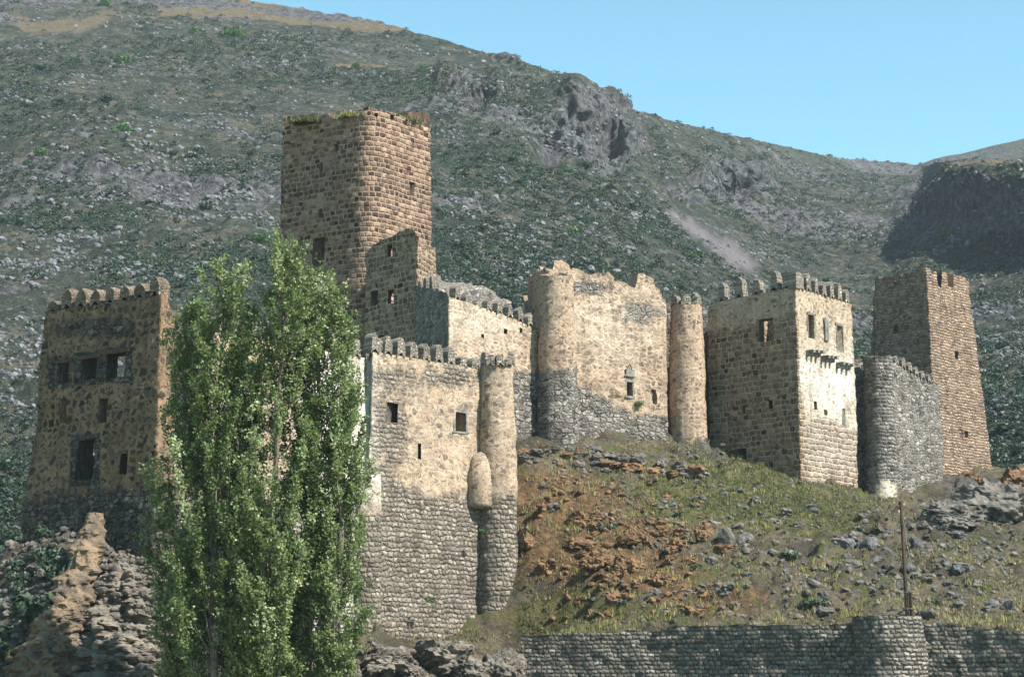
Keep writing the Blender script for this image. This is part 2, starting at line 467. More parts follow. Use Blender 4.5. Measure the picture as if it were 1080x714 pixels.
def ground(X, Y):
    """height and the surface masks of the castle hill"""
    X, Y = np.asarray(X, float), np.asarray(Y, float)
    z = tps(X, Y)
    # outcrop bands, in metres on the hill
    nb = fbm(X / 7, Y / 7, 0, 4, 3)
    px, py = proj(X, Y, z)
    orange = np.clip(gauss(px, py, 655, 585, 90, 55) + gauss(px, py, 590, 520, 60, 35) + gauss(px, py, 760, 640, 70, 25) * .8 + gauss(px, py, 560, 600, 40, 40) * .4 + gauss(px, py, 1060, 520, 40, 20) * .5, 0, 1)
    grass = np.clip(gauss(px, py, 575, 650, 60, 28) + gauss(px, py, 770, 510, 90, 28) + gauss(px, py, 840, 545, 90, 25) * .9 + gauss(px, py, 600, 560, 25, 40) * .5 + gauss(px, py, 690, 545, 40, 30) * .6
                    + gauss(px, py, 700, 650, 60, 14) * .6 + gauss(px, py, 960, 600, 80, 16) * .4, 0, 1)
    rocky = np.clip(gauss(px, py, 620, 480, 90, 18) + gauss(px, py, 720, 500, 60, 22) * .9 + gauss(px, py, 640, 580, 110, 60) * .9 + gauss(px, py, 800, 610, 110, 30) * .7 + gauss(px, py, 980, 580, 140, 45) * .55
                    + gauss(px, py, 1050, 530, 60, 30) + sstep(545, 520, px) * .55, 0, 1)
    m = rocky * (0.55 + 0.45 * np.clip(nb * 1.6, -1, 1))
    ri = ridged(X / 3.2 + .2 * nb, Y / 2.6, 0, 4, 21)
    d1, d2, rid = worley(X / 1.5 + .3 * nb, Y / 1.3, 4)
    lump = np.clip(1 - d1 * 1.15, 0, 1) ** .7 * (.35 + rid)
    e1, e2, eid = worley(X / .6, Y / .55, 8)
    lump2 = np.clip(1 - e1 * 1.2, 0, 1) * (.2 + eid)
    m2_ = np.clip(m + .22, 0, 1.1)
    f1, f2, fid = worley(X / 3.4 + .4 * nb, Y / 2.4 + .3 * nb, 14)
    blk = (fid - .4) * sstep(0, .22, f2 - f1)
    dz = .45 * nb + m2_ * (1.9 * (ri - .55) + 1.0 * lump + .42 * lump2 + 1.1 * blk) + .18 * fbm(X / 1.1, Y / 1.1, 0, 3, 31) + .14 * lump2
    zz = z + dz
    # the ground is cut down to the road in front of the retaining wall
    wx = [.6, W(720, 690, 115.6).x, W(912, 690, 110.2).x, W(966, 690, 109.2).x, W(1085, 690, 106.6).x, 60]
    wy = np.interp(X, wx, [119.2, 115.6, 110.2, 109.2, 106.6, 101.0])
    cut = sstep(.75, .15, Y - wy) * sstep(.2, .9, X)
    return zz * (1 - cut) - 3.6 * cut, orange, grass, m * (1 - cut), px, py
def gz(x, y):
    return float(ground(np.array([x]), np.array([y]))[0][0])

def ground_mat():
    m, nt, bsdf = nt_new('castle_hill_soil')
    g = NT(nt)
    pos = g.n('NewGeometry').outputs['Position']
    soil = g.mix(g.ss(g.noise(pos, .35, 6, .7), .38, .62), (.095, .08, .058), (.19, .157, .11))
    soil = g.mix(g.ss(g.noise(pos, 2.2, 5, .7), .50, .62), soil, (.07, .066, .058))
    soil = g.mix(g.ss(g.noise(pos, .45, 7, .75), .50, .60), soil, (.105, .115, .045))
    gr = g.mix(g.ss(g.noise(pos, .9, 6, .7), .35, .65), (.085, .094, .034), (.18, .157, .078))
    go = g.math('ADD', g.attr('grass'), g.math('MULTIPLY', g.math('SUBTRACT', g.noise(pos, .55, 6, .75), .5), 1.6))
    c = g.mix(g.ss(go, .40, .62), soil, gr)
    og = g.mix(g.ss(g.noise(pos, 1.2, 6, .75), .36, .64), (.075, .05, .034), (.25, .155, .078))
    oo = g.math('ADD', g.attr('orange'), g.math('MULTIPLY', g.math('SUBTRACT', g.noise(pos, .7, 6, .75), .5), 1.7))
    c = g.mix(g.ss(oo, .44, .74), c, og)
    rk = g.mix(g.ss(g.noise(pos, 1.4, 6, .75), .35, .65), (.05, .048, .046), (.185, .172, .152))
    ro = g.math('ADD', g.attr('rock'), g.math('MULTIPLY', g.math('SUBTRACT', g.noise(pos, .9, 6, .75), .5), 1.3))
    rf = g.math('MULTIPLY', g.ss(ro, .42, .6), g.math('SUBTRACT', 1.0, g.math('MULTIPLY', g.attr('orange'), .75)))
    c = g.mix(rf, c, rk)
    nt.links.new(c, bsdf.inputs['Base Color'])
    bsdf.inputs['Roughness'].default_value = .95
    bsdf.inputs['Specular IOR Level'].default_value = .1
    h = g.math('ADD', g.noise(pos, 2.5, 6, .75), g.math('MULTIPLY', g.noise(pos, 9, 4, .7), .4))
    b = g.n('Bump', {'Height': h, 'Distance': .65, 'Strength': 1.0})
    nt.links.new(b.outputs[0], bsdf.inputs['Normal'])
    return m
def grid_quads(nr, nc):
    i = np.arange(nr - 1)[:, None] * nc + np.arange(nc - 1)[None]
    return np.stack([i, i + 1, i + nc + 1, i + nc], -1).reshape(-1, 4)
xs = np.arange(-62, 130, .30)
ys = np.concatenate([np.arange(94, 162, .27), np.arange(162, 236, .8)])
GX, GY = np.meshgrid(xs, ys)
gzv, go_, gg_, gm_, gpx, gpy = ground(GX, GY)
edge = np.minimum.reduce([sstep(-62, -50, GX), sstep(130, 100, GX), sstep(94, 101, GY), sstep(236, 220, GY)])
gzv = gzv * edge - 4.2 * (1 - edge)
tag(mesh_np('castle_hill', np.stack([GX, GY, gzv], -1).reshape(-1, 3), grid_quads(*GX.shape), ground_mat(), attrs={'orange': go_.ravel(), 'grass': gg_.ravel(), 'rock': gm_.ravel()}),
    'rocky grassed mound that carries the castle', kind='structure')

# the valley floor reaches the horizon
mb = MB()
mb.add([(-2600, -900, -3.8), (2600, -900, -3.8), (2600, 3400, -3.8), (-2600, 3400, -3.8)], [(0, 1, 2, 3)])
tag(mb.build('ground', plain('valley_soil', (.13, .12, .06), (.22, .19, .10), .3, bump=.1)), 'flat valley floor below the castle', kind='structure')

# ------------------------------------------------------------------ the mountainside behind
HC = {   # azimuth (pixel column): (Y, pixel row) at the profile stations
    'px': [-500, -150, 100, 250, 400, 500, 570, 630, 680, 760, 850, 940, 970, 1000, 1080, 1250, 1600]}
ST = [0, .22, .42, .60, .74, .84, 1.0]
def c_(*a):
    return list(a)
prof = [
    c_((165, 735), (200, 560), (240, 420), (310, 290), (400, 170), (500, 70), (760, -120)),
    c_((165, 735), (200, 550), (240, 410), (310, 280), (400, 165), (500, 75), (740, -70)),
    c_((165, 735), (200, 545), (240, 400), (310, 270), (400, 150), (500, 70), (720, -30)),
    c_((165, 735), (200, 545), (240, 400), (310, 275), (400, 165), (500, 85), (690, -2)),
    c_((168, 735), (205, 545), (245, 405), (315, 285), (405, 180), (500, 105), (660, 25)),
    c_((172, 735), (208, 545), (250, 405), (320, 290), (410, 195), (490, 125), (620, 52)),
    c_((175, 735), (212, 545), (255, 408), (325, 300), (415, 205), (500, 140), (590, 71)),
    c_((180, 735), (218, 545), (262, 412), (335, 308), (425, 215), (510, 150), (585, 94)),
    c_((185, 735), (226, 545), (272, 415), (350, 315), (450, 225), (530, 175), (620, 118)),
    c_((190, 735), (236, 545), (290, 420), (385, 325), (500, 245), (600, 195), (720, 139)),
    c_((195, 735), (246, 545), (310, 425), (430, 335), (570, 262), (700, 215), (860, 160)),
    c_((200, 735), (250, 545), (315, 425), (440, 335), (560, 268), (690, 222), (940, 172)),
    c_((200, 735), (250, 545), (315, 422), (430, 330), (530, 270), (640, 220), (930, 174)),
    c_((200, 735), (250, 545), (312, 420), (425, 330), (520, 270), (532, 196), (660, 170)),
    c_((200, 735), (245, 540), (305, 415), (405, 330), (482, 272), (492, 190), (600, 167)),
    c_((195, 735), (235, 530), (292, 400), (370, 315), (425, 268), (434, 178), (540, 145)),
    c_((190, 735), (225, 520), (270, 380), (310, 290), (340, 240), (348, 150), (440, 90))]
hpx = np.array(HC['px'], float)
NC, NR = 760, 520
cols = np.interp(np.linspace(0, 1, NC), [0, .07, .93, 1], [-500, -60, 1140, 1600])
PY = np.array([[q[1] for q in p] for p in prof], float)
YY = np.array([[q[0] for q in p] for p in prof], float)
def smooth_interp(xq, xp, fp):
    """monotone cubic through the points"""
    h = np.diff(xp)
    d = np.diff(fp) / h
    mm = np.zeros(len(xp))
    mm[0], mm[-1] = d[0], d[-1]
    for i in range(1, len(xp) - 1):
        if d[i - 1] * d[i] > 0:
            w1, w2 = 2 * h[i] + h[i - 1], h[i] + 2 * h[i - 1]
            mm[i] = (w1 + w2) / (w1 / d[i - 1] + w2 / d[i])
    k = np.clip(np.searchsorted(xp, xq) - 1, 0, len(xp) - 2)
    t = (xq - xp[k]) / h[k]
    return ((1 + 2 * t) * (1 - t) ** 2) * fp[k] + t * (1 - t) ** 2 * h[k] * mm[k] + t * t * (3 - 2 * t) * fp[k + 1] + t * t * (t - 1) * h[k] * mm[k + 1]
ts = np.linspace(0, 1, NR)
pc = np.array([smooth_interp(cols, hpx, PY[:, j]) for j in range(len(ST))])
yc = np.array([smooth_interp(cols, hpx, YY[:, j]) for j in range(len(ST))])
hp = np.zeros((NR, NC))
hy = np.zeros((NR, NC))
for i in range(NC):
    hp[:, i] = smooth_interp(ts, np.array(ST), pc[:, i])
    hy[:, i] = smooth_interp(ts, np.array(ST), yc[:, i])
kern = np.ones(9) / 9
for r_ in range(NR):
    hy[r_] = np.convolve(np.pad(hy[r_], 4, 'edge'), kern, 'valid')
    hp[r_] = np.convolve(np.pad(hp[r_], 4, 'edge'), kern, 'valid')
cx_ = (cols[None] - 540) / F
cy_ = (357 - hp) / F
tt = hy / (cp - cy_ * sp)
HX, HY, HZ = cx_ * tt, hy.copy(), (sp + cy_ * cp) * tt
PXg = np.repeat(cols[None], NR, 0)
# rock faces: stations on the picture, real relief on the mountain
cliff = (gauss(PXg, hp, 622, 122, 48, 26) + gauss(PXg, hp, 775, 186, 48, 14) + gauss(PXg, hp, 495, 92, 38, 13) + gauss(PXg, hp, 540, 60, 30, 12) * .7 + gauss(PXg, hp, 590, 152, 28, 14) * .7
         + gauss(PXg, hp, 660, 150, 26, 16) * .7 + gauss(PXg, hp, 1030, 225, 80, 34) * 1.2 + gauss(PXg, hp, 680, 112, 14, 12) * .8)
band = fbm(HX / 60, HZ / 14, HY / 60, 4, 41)
nearm = .25 + .75 * sstep(225, 330, hy)
rockm = np.clip(cliff + np.clip(band - .12, 0, 1) * 1.3 * nearm, 0, 1)
fade = sstep(0, .06, ts)[:, None]
big = fbm(HX / 70, HY / 70, 0, 4, 51)
gull = ridged(HX / 45 + HY / 220, HZ / 160, 0, 3, 57)
lump = ridged(HX / 16, HY / 16, HZ / 16, 4, 61)
fine = fbm(HX / 3.4, HY / 3.4, HZ / 3.4, 3, 67)
skyl = 1 - .75 * sstep(.86, .98, ts)[:, None]
kY = np.gradient(hy, axis=0) / np.minimum(np.gradient(hp, axis=0), -1e-3)
for (qx, qy, rx_, ry_, am) in ((622, 122, 48, 24, .9), (775, 186, 46, 13, .9), (495, 92, 36, 11, .9), (590, 152, 28, 12, .8), (660, 150, 26, 14, .8)):
    gm = gauss(PXg, hp, qx, qy + 6 * np.sin(PXg / 11.0), rx_, ry_)
    HY = HY + am * gm * kY * (qy - hp)
ledge = np.abs(((hp + 14 * fbm(PXg / 70, hp / 50, 0, 3, 43)) / 19.0) % 1 - .5) * 2
HZ = HZ + fade * (2.6 * big * skyl + 2.4 * (gull - .5) * skyl + (1.4 + 3.0 * rockm) * (lump - .5) * skyl + (.6 + 1.1 * rockm) * fine * np.maximum(skyl, .6) + .9 * (ledge - .5) * skyl * np.clip(.5 + band, 0, 1))
# vertical columns of the crags push towards the viewer
cw = np.clip(cliff, 0, 1)
HY = HY - fade * cw * (20 * (ridged(HX / 9, HZ / 40, 0, 3, 71) - .35) + 9 * (ridged(HX / 4, HZ / 7, 0, 3, 73) - .4)) - fade * rockm * 2.2 * ridged(HX / 6, HZ / 5, 0, 3, 77)
HX = HX - fade * cw * 3 * fbm(HX / 6, HZ / 8, 0, 3, 79)
# the far side falls away behind the skyline
bx, by, bz = [], [], []
for k, (dy, dz) in enumerate([(20, 0.5), (60, -8), (200, -70), (420, -190)]):
    s_ = (HY[-1] + dy) / HY[-1]
    bx.append(HX[-1] * s_)
    by.append(HY[-1] + dy)
    bz.append(HZ[-1] + dz)
VX, VY, VZ = np.vstack([HX, bx]), np.vstack([HY, by]), np.vstack([HZ, bz])
pad = lambda a: np.vstack([a] + [a[-1:]] * 4)
# colour masks: straw bands, the brown summit field, the scree tongue
hpw = hp + 5 * fbm(PXg / 40, hp / 20, 0, 3, 81)
straw = np.clip(gauss(PXg, hpw, 60, 22 + 0 * hp, 80, 7) * .9 + gauss(PXg, hpw, 380, 68, 40, 4) * .9 + sstep(26, 16, hpw - (PXg - 200) * .055) * sstep(150, 190, PXg) * sstep(480, 380, PXg) * 1.2
                + gauss(PXg, hpw, 1040, 178, 90, 8) + gauss(PXg, hpw, 90, 330, 200, 30) * .4 + gauss(PXg, hpw, 230, 120, 120, 20) * .35 + gauss(PXg, hpw, 890, 330, 60, 60) * .5, 0, 1)
u_ = ((PXg - 705) * 85 + (hp - 215) * 60) / (85 ** 2 + 60 ** 2)
dd = np.abs((PXg - 705) * 60 - (hp - 215) * 85) / 104.0
scree = sstep(15, 5, dd + 3 * fbm(PXg / 9, hp / 9, 0, 2, 83) + 6 * (1 - np.clip(u_, 0, 1))) * sstep(-.05, .1, u_) * sstep(1.12, .95, u_)
def hill_mat():
    m, nt, bsdf = nt_new('mountainside')
    g = NT(nt)
    pos = g.n('NewGeometry').outputs['Position']
    c = g.mix(g.ss(g.noise(pos, .05, 7, .7), .36, .64), (.030, .044, .038), (.068, .076, .062))
    c = g.mix(g.ss(g.noise(pos, .16, 7, .78), .49, .60), c, (.128, .118, .088))
    c = g.mix(g.ss(g.noise(pos, .45, 6, .78), .56, .61), c, (.17, .168, .165))
    c = g.mix(g.ss(g.noise(pos, .7, 6, .78), .52, .58), c, (.035, .048, .034))
    st = g.math('ADD', g.attr('straw'), g.math('MULTIPLY', g.math('SUBTRACT', g.noise(pos, .12, 6, .7), .5), 1.1))
    c = g.mix(g.ss(st, .38, .62), c, g.mix(g.ss(g.noise(pos, .3, 5, .7), .4, .6), (.17, .145, .09), (.135, .105, .08)))
    c = g.mix(g.attr('scree'), c, (.20, .18, .19))
    rk = g.mix(g.ss(g.noise(pos, .35, 6, .75), .35, .65), (.055, .056, .062), (.19, .185, .185))
    rk = g.mix(g.ss(g.noise(g.scale(pos, (1, 1, .28)), .75, 6, .75), .50, .62), rk, (.045, .046, .052))
    rf = g.math('ADD', g.attr('rock'), g.math('MULTIPLY', g.math('SUBTRACT', g.noise(pos, .3, 6, .75), .5), 1.4))
    c = g.mix(g.ss(rf, .46, .60), c, rk)
    nt.links.new(c, bsdf.inputs['Base Color'])
    bsdf.inputs['Roughness'].default_value = .95
    bsdf.inputs['Specular IOR Level'].default_value = .05
    h = g.math('ADD', g.noise(pos, .6, 6, .75), g.math('MULTIPLY', g.noise(pos, 2.4, 4, .7), .3))
    b = g.n('Bump', {'Height': h, 'Distance': 1.6, 'Strength': 1.0})
    nt.links.new(b.outputs[0], bsdf.inputs['Normal'])
    return m
M['hill'] = hill_mat()
tag(mesh_np('hills', np.stack([VX, VY, VZ], -1).reshape(-1, 3), grid_quads(*VX.shape), M['hill'],
            attrs={'rock': pad(rockm).ravel(), 'straw': pad(straw).ravel(), 'scree': pad(scree).ravel()}),
    'scrub covered mountainside with crags behind the castle', kind='structure')
# a farther ridge on the right
dpx = np.linspace(880, 1700, 90)
dpy = np.interp(dpx, [880, 960, 985, 1010, 1040, 1080, 1200, 1700], [215, 183, 172, 166, 160, 150, 125, 90]) + 1.2 * fbm(dpx / 18, 0 * dpx, 0, 3, 88)
rows = []
for k, (Y, f_) in enumerate([(1150, 0), (1300, .45), (1420, .8), (1500, 1.0), (1700, .7)]):
    zt_ = np.array([zat(p, 1500) for p in dpy])
    rows.append(np.stack([(dpx - 540) / F * 1500 * Y / 1500, np.full_like(dpx, Y), 60 + (zt_ - 60) * f_ + 6 * fbm(dpx / 15, Y / 60 + 0 * dpx, 0, 3, 90) * (1 - f_)], -1))
V = np.concatenate(rows)
z0 = np.zeros(len(V))
tag(mesh_np('far_hill', V, grid_quads(5, 90), M['hill'], attrs={'rock': z0 + .45, 'straw': z0, 'scree': z0}), 'far ridge beyond the saddle', kind='structure')

# ------------------------------------------------------------------ masonry shells
class Shell:
    """a wall with an outer and an inner face on the same grid, so that windows and ragged tops have thickness"""
    def __init__(s, path, closed=False, z0=0.0, top=None, T=.9, batter=0.0, zb=None, holes=(), res=.17, disp=.05, mat=None, parent=None, name='wall',
                 zone=None, white=None, corner=None, top_rag=.0, flare=0.0, seed=1):
        s.path, s.closed, s.batter = [Vector((p[0], p[1])) for p in path], closed, batter
        pts = s.path
        n = len(pts)
        segs = n if closed else n - 1
        s.zb = zb if zb is not None else z0
        # mitred outward normals at corners
        segn = []
        for i in range(segs):
            d = (pts[(i + 1) % n] - pts[i]).normalized()
            segn.append(Vector((d.y, -d.x)))
        s.segn = segn
        mit = []
        for i in range(n):
            a = segn[i - 1] if (closed or i > 0) else segn[0]
            b = segn[i % segs] if (closed or i < segs) else segn[-1]
            mvec = (a + b)
            mvec = mvec / max(mvec.dot(a), .35)
            mit.append(mvec)
        s.mit = mit
        cum = [0.0]
        for i in range(segs):
            cum.append(cum[-1] + (pts[(i + 1) % n] - pts[i]).length)
        s.cum, s.segs, s.n = cum, segs, n
        s.len = cum[-1]
        # top heights
        s.top_spec = top
        hl = [s.hole_uv(h) for h in holes]
        hl = [h for h in hl if h]
        us = []
        for i in range(segs):
            L = cum[i + 1] - cum[i]
            k = max(1, int(round(L / res)))
            us += [cum[i] + L * j / k for j in range(k)]
        us.append(cum[-1])
        fixed_u = [x for h in hl for x in (h[0], h[1])]
        us = s.insert(us, fixed_u, set(round(c, 6) for c in cum), res)
        us = np.array(us)
        zt = np.array([s.top_at(u) for u in us])
        if top_rag:
            zt = zt + top_rag * vnoise(us / .7, seed * 3.3 + 0 * us, 0, seed) + top_rag * .7 * np.round(vnoise(us / .45, 9.1 + 0 * us, 0, seed + 3))
        s.zmax = zt.max()
        k = max(2, int(round((s.zmax - z0) / res)))
        zs = [z0 + (s.zmax - z0) * j / k for j in range(k + 1)]
        zs = np.array(s.insert(zs, [x for h in hl for x in (h[2], h[3])], {round(z0, 6), round(float(s.zmax), 6)}, res))
        nu, nz = len(us), len(zs)
        Pp, Nn = zip(*[s.at(u) for u in us])
        Pp, Nn = np.array([(p.x, p.y) for p in Pp]), np.array([(p.x, p.y) for p in Nn])
        Z = np.minimum(zs[:, None], zt[None])
        off = -batter * (Z - s.zb)
        if flare:
            off = off + flare * np.exp(-(Z - s.zb).clip(0) / 2.5)
        Xo = Pp[None, :, 0] + Nn[None, :, 0] * off
        Yo = Pp[None, :, 1] + Nn[None, :, 1] * off
        dn = disp * (fbm(Xo / 1.4, Yo / 1.4, Z / 1.0, 3, seed) + .8 * vnoise(Xo / .33, Yo / .33, Z / .27, seed + 7)) + disp * 1.6 * fbm(Xo / 5, Yo / 5, Z / 5, 2, seed + 13)
        if closed:
            dn[:, -1] = dn[:, 0]
        Vo = np.stack([Xo + Nn[None, :, 0] * dn, Yo + Nn[None, :, 1] * dn, Z + .4 * disp * vnoise(Xo / .5, Yo / .5, Z / .5, seed + 19)], -1)
        Vi = np.stack([Xo - Nn[None, :, 0] * T, Yo - Nn[None, :, 1] * T, Z], -1)
        # active cells
        um, zm = (us[:-1] + us[1:]) / 2, (zs[:-1] + zs[1:]) / 2
        act = zs[:-1, None] < np.maximum(zt[:-1], zt[1:])[None] - 1e-4
        for h in hl:
            act &= ~(((um > h[0]) & (um < h[1]))[None] & ((zm > h[2]) & (zm < h[3]))[:, None])
        N = nu * nz
        idx = np.arange(N).reshape(nz, nu)
        j, i = np.nonzero(act)
        Qo = np.stack([idx[j, i], idx[j, i + 1], idx[j + 1, i + 1], idx[j + 1, i]], -1)
        Qi = (Qo + N)[:, ::-1]
        br = []
        A = np.pad(act, 1)
        if closed:
            A[1:-1, 0] = act[:, -1]
            A[1:-1, -1] = act[:, 0]
        m_ = ~A[2:, 1:-1] & act
        j, i = np.nonzero(m_)
        br.append(np.stack([idx[j + 1, i], idx[j + 1, i + 1], idx[j + 1, i + 1] + N, idx[j + 1, i] + N], -1))
        m_ = ~A[:-2, 1:-1] & act
        j, i = np.nonzero(m_)
        br.append(np.stack([idx[j, i + 1], idx[j, i], idx[j, i] + N, idx[j, i + 1] + N], -1))
        m_ = ~A[1:-1, 2:] & act
        j, i = np.nonzero(m_)
        br.append(np.stack([idx[j + 1, i + 1], idx[j, i + 1], idx[j, i + 1] + N, idx[j + 1, i + 1] + N], -1))
        m_ = ~A[1:-1, :-2] & act
        j, i = np.nonzero(m_)
        br.append(np.stack([idx[j, i], idx[j + 1, i], idx[j + 1, i] + N, idx[j, i] + N], -1))
        # the reveals get their own vertices so that edges stay crisp
        B = np.concatenate(br)
        Vall = np.concatenate([Vo.reshape(-1, 3), Vi.reshape(-1, 3)])
        uvo = np.stack([np.broadcast_to(us[None], Z.shape), Z], -1).reshape(-1, 2) + seed * 3.7
        UV = np.concatenate([uvo, uvo + 11.3])
        px, py = proj(Vall[:, 0], Vall[:, 1], Vall[:, 2])
        zo = np.asarray(zone(px, py, UV[:, 0] - seed * 3.7, Vall[:, 2]) if zone else np.zeros(len(Vall)), float) * np.ones(len(Vall))
        wh = np.asarray(white(px, py) if white else np.zeros(len(Vall)), float) * np.ones(len(Vall))
        Vb = Vall[B.ravel()]
        UVb = UV[B.ravel()].copy()
        UVb[:, 0] += np.tile([0, 0, T, T], len(B))
        Qb = np.arange(len(B) * 4).reshape(-1, 4) + 2 * N
        zo = np.concatenate([zo, zo[B.ravel()]])
        wh = np.concatenate([wh, wh[B.ravel()]])
        Vf, UVf, Qf = np.concatenate([Vall, Vb]), np.concatenate([UV, UVb]), np.concatenate([Qo, Qi, Qb])
        Qf = Qf[:, :]
        used = np.zeros(len(Vf), bool)
        used[Qf.ravel()] = True
        remap = np.cumsum(used) - 1
        s.holes, s.T = hl, T
        s.obj = mesh_np(name, Vf[used], remap[Qf], mat, parent, True, UVf[used], {'zone': zo[used], 'white': wh[used]})
        # sharp corners where the plan turns
        s.us, s.zt = us, zt
    def insert(s, base, extra, keep, res):
        out = [b for b in base if round(b, 6) in keep or all(abs(b - e) > res * .45 for e in extra)]
        out += [e for e in extra if all(abs(e - o) > 1e-4 for o in out)]
        return sorted(set(round(o, 6) for o in out))
    def at(s, u):
        k = min(max(np.searchsorted(s.cum, u, 'right') - 1, 0), s.segs - 1)
        L = s.cum[k + 1] - s.cum[k]
        t = (u - s.cum[k]) / L
        a, b = s.path[k], s.path[(k + 1) % s.n]
        return a.lerp(b, t), s.mit[k].lerp(s.mit[(k + 1) % s.n], t)
    def segnormal(s, u):
        k = min(max(np.searchsorted(s.cum, u, 'right') - 1, 0), s.segs - 1)
        return s.segn[k]
    def top_at(s, u):
        t = s.top_spec
        if callable(t):
            return t(u)
        if isinstance(t, (int, float)):
            return float(t)
        p, nn = s.at(u)            # list of (px, py) along the facing side
        z = zat(t[0][1], p.y)
        for _ in range(3):
            px, _y = proj(p.x, p.y, z)
            z = zat(np.interp(px, [a[0] for a in t], [a[1] for a in t]), p.y)
        return z
    def ray(s, px, py):
        d = W(px, py, 1.0)
        best = None
        for i in range(s.segs):
            a, b = s.path[i], s.path[(i + 1) % s.n]
            nrm = s.segn[i]
            dn = d.x * nrm.x + d.y * nrm.y
            if dn > -1e-6:
                continue
            t = (a.x * nrm.x + a.y * nrm.y) / dn
            z = d.z * t
            t = ((a.x - nrm.x * s.batter * (z - s.zb)) * nrm.x + (a.y - nrm.y * s.batter * (z - s.zb)) * nrm.y) / dn
            h = Vector((d.x * t, d.y * t))
            L = (b - a).length
            v = (h - a).dot(b - a) / L
            if -.6 <= v <= L + .6 and (best is None or t < best[0]):
                best = (t, s.cum[i] + v, d.z * t)
        return best
    def hole_uv(s, h):
        a, b = s.ray(h[0], (h[1] + h[3]) / 2), s.ray(h[2], (h[1] + h[3]) / 2)
        c, d = s.ray((h[0] + h[2]) / 2, h[1]), s.ray((h[0] + h[2]) / 2, h[3])
        if not (a and b and c and d):
            print('hole missed', h)
            return None
        return (min(a[1], b[1]), max(a[1], b[1]), d[2], c[2])
    def frame3(s, u, z):
        p, nn = s.at(u)
        o = -s.batter * (z - s.zb)
        nrm = s.segnormal(u)
        return Vector((p.x + nn.x * o, p.y + nn.y * o, z)), Vector((-nrm.y, nrm.x, 0)), Vector((nrm.x, nrm.y, 0))

def merlon(sh, parent, u, w_, h, t, mat=None, style='round', name='merlon', seed=0, inset=0.0):
    r_ = random.Random(seed * 131 + int(u * 100))
    z = sh.top_at(u) - .12
    o, tx, nx = sh.frame3(u, z)
    h *= r_.choice((.6, .82, .92, 1.0, 1.03, 1.08, 1.12))
    w_ *= r_.uniform(.9, 1.08)
    hs = h * (.48 if style == 'round' else .60)
    prof = []
    if style == 'round':
        for k in range(7):
            a = math.pi * k / 6
            prof.append((math.cos(a) * w_ / 2 * (1 - .06 * (k in (0, 6))), hs + math.sin(a) * (h - hs)))
    elif style == 'point':
        prof = [(w_ * .5, hs * .95), (w_ * .40, hs + (h - hs) * .42), (0.03, h), (-w_ * .40, hs + (h - hs) * .42), (-w_ * .5, hs * .95)]
    else:
        prof = [(w_ * .5, h * .93), (0, h), (-w_ * .5, h * .9)]
    prof = [(w_ * .5, 0), (w_ * .51, hs * .5)] + prof + [(-w_ * .51, hs * .5), (-w_ * .5, 0)]
    prof = [(a + r_.uniform(-.04, .04), b + (r_.uniform(-.05, .05) if b > .01 else 0)) for a, b in prof]
    k = len(prof)
    V, nl = [], 4
    for j in range(nl):
        d = .04 - inset - t * j / (nl - 1)
        for a, b in prof:
            sc = 1 - .03 * (j in (0, nl - 1)) * (b > .3)
            V.append(o + tx * (a * sc) + Vector((0, 0, b * (1 if 0 < j < nl - 1 else .97))) + nx * (d + r_.uniform(-.025, .025)))
    Q = [(j * k + i, (j + 1) * k + i, (j + 1) * k + i + 1, j * k + i + 1) for j in range(nl - 1) for i in range(k - 1)]
    V2 = V + [o + nx * (.04 - inset) + Vector((0, 0, hs * .5)), o + nx * (.04 - inset - t) + Vector((0, 0, hs * .5))]
    c0, c1 = len(V), len(V) + 1
    T = [(c0, i, i + 1) for i in range(k - 1)] + [(c1, (nl - 1) * k + i + 1, (nl - 1) * k + i) for i in range(k - 1)]
    mb = MB()
    mb.add(V2, Q, T)
    return mb.build(name, mat or M['merlon'], parent)
def merlon_row(sh, parent, u0, u1, count, fill, h, t, style='round', mat=None, skip=(), seed=1):
    st = (u1 - u0) / count
    for k in range(count):
        if k in skip:
            continue
        merlon(sh, parent, u0 + st * (k + .5), st * fill, h, t, mat, style, seed=seed + k)
def circle(cx, cy, r, n=22, squash=1.0):
    return [(cx + r * math.cos(2 * math.pi * k / n), cy + r * squash * math.sin(2 * math.pi * k / n)) for k in range(n)]
def deck(sh, parent, z, mat, name='added_deck'):  # slab inside a shell; in windowed towers added to keep openings dark
    pts = []
    for i, p in enumerate(sh.path):
        o = -sh.batter * (z - sh.zb) - sh.T * .6
        pts.append((p.x + sh.mit[i].x * o, p.y + sh.mit[i].y * o, z))
    cx, cy = sum(p[0] for p in pts) / len(pts), sum(p[1] for p in pts) / len(pts)
    n = len(pts)
    V = pts + [(cx, cy, z)] + [(p[0], p[1], z - .3) for p in pts] + [(cx, cy, z - .3)]
    T = [(i, (i + 1) % n, n) for i in range(n)] + [(n + 1 + (i + 1) % n, n + 1 + i, 2 * n + 1) for i in range(n)]
    Q = [(i, n + 1 + i, n + 1 + (i + 1) % n, (i + 1) % n) for i in range(n)]
    mb = MB()
    mb.add(V, Q, T)
    return mb.build(name, mat, parent)
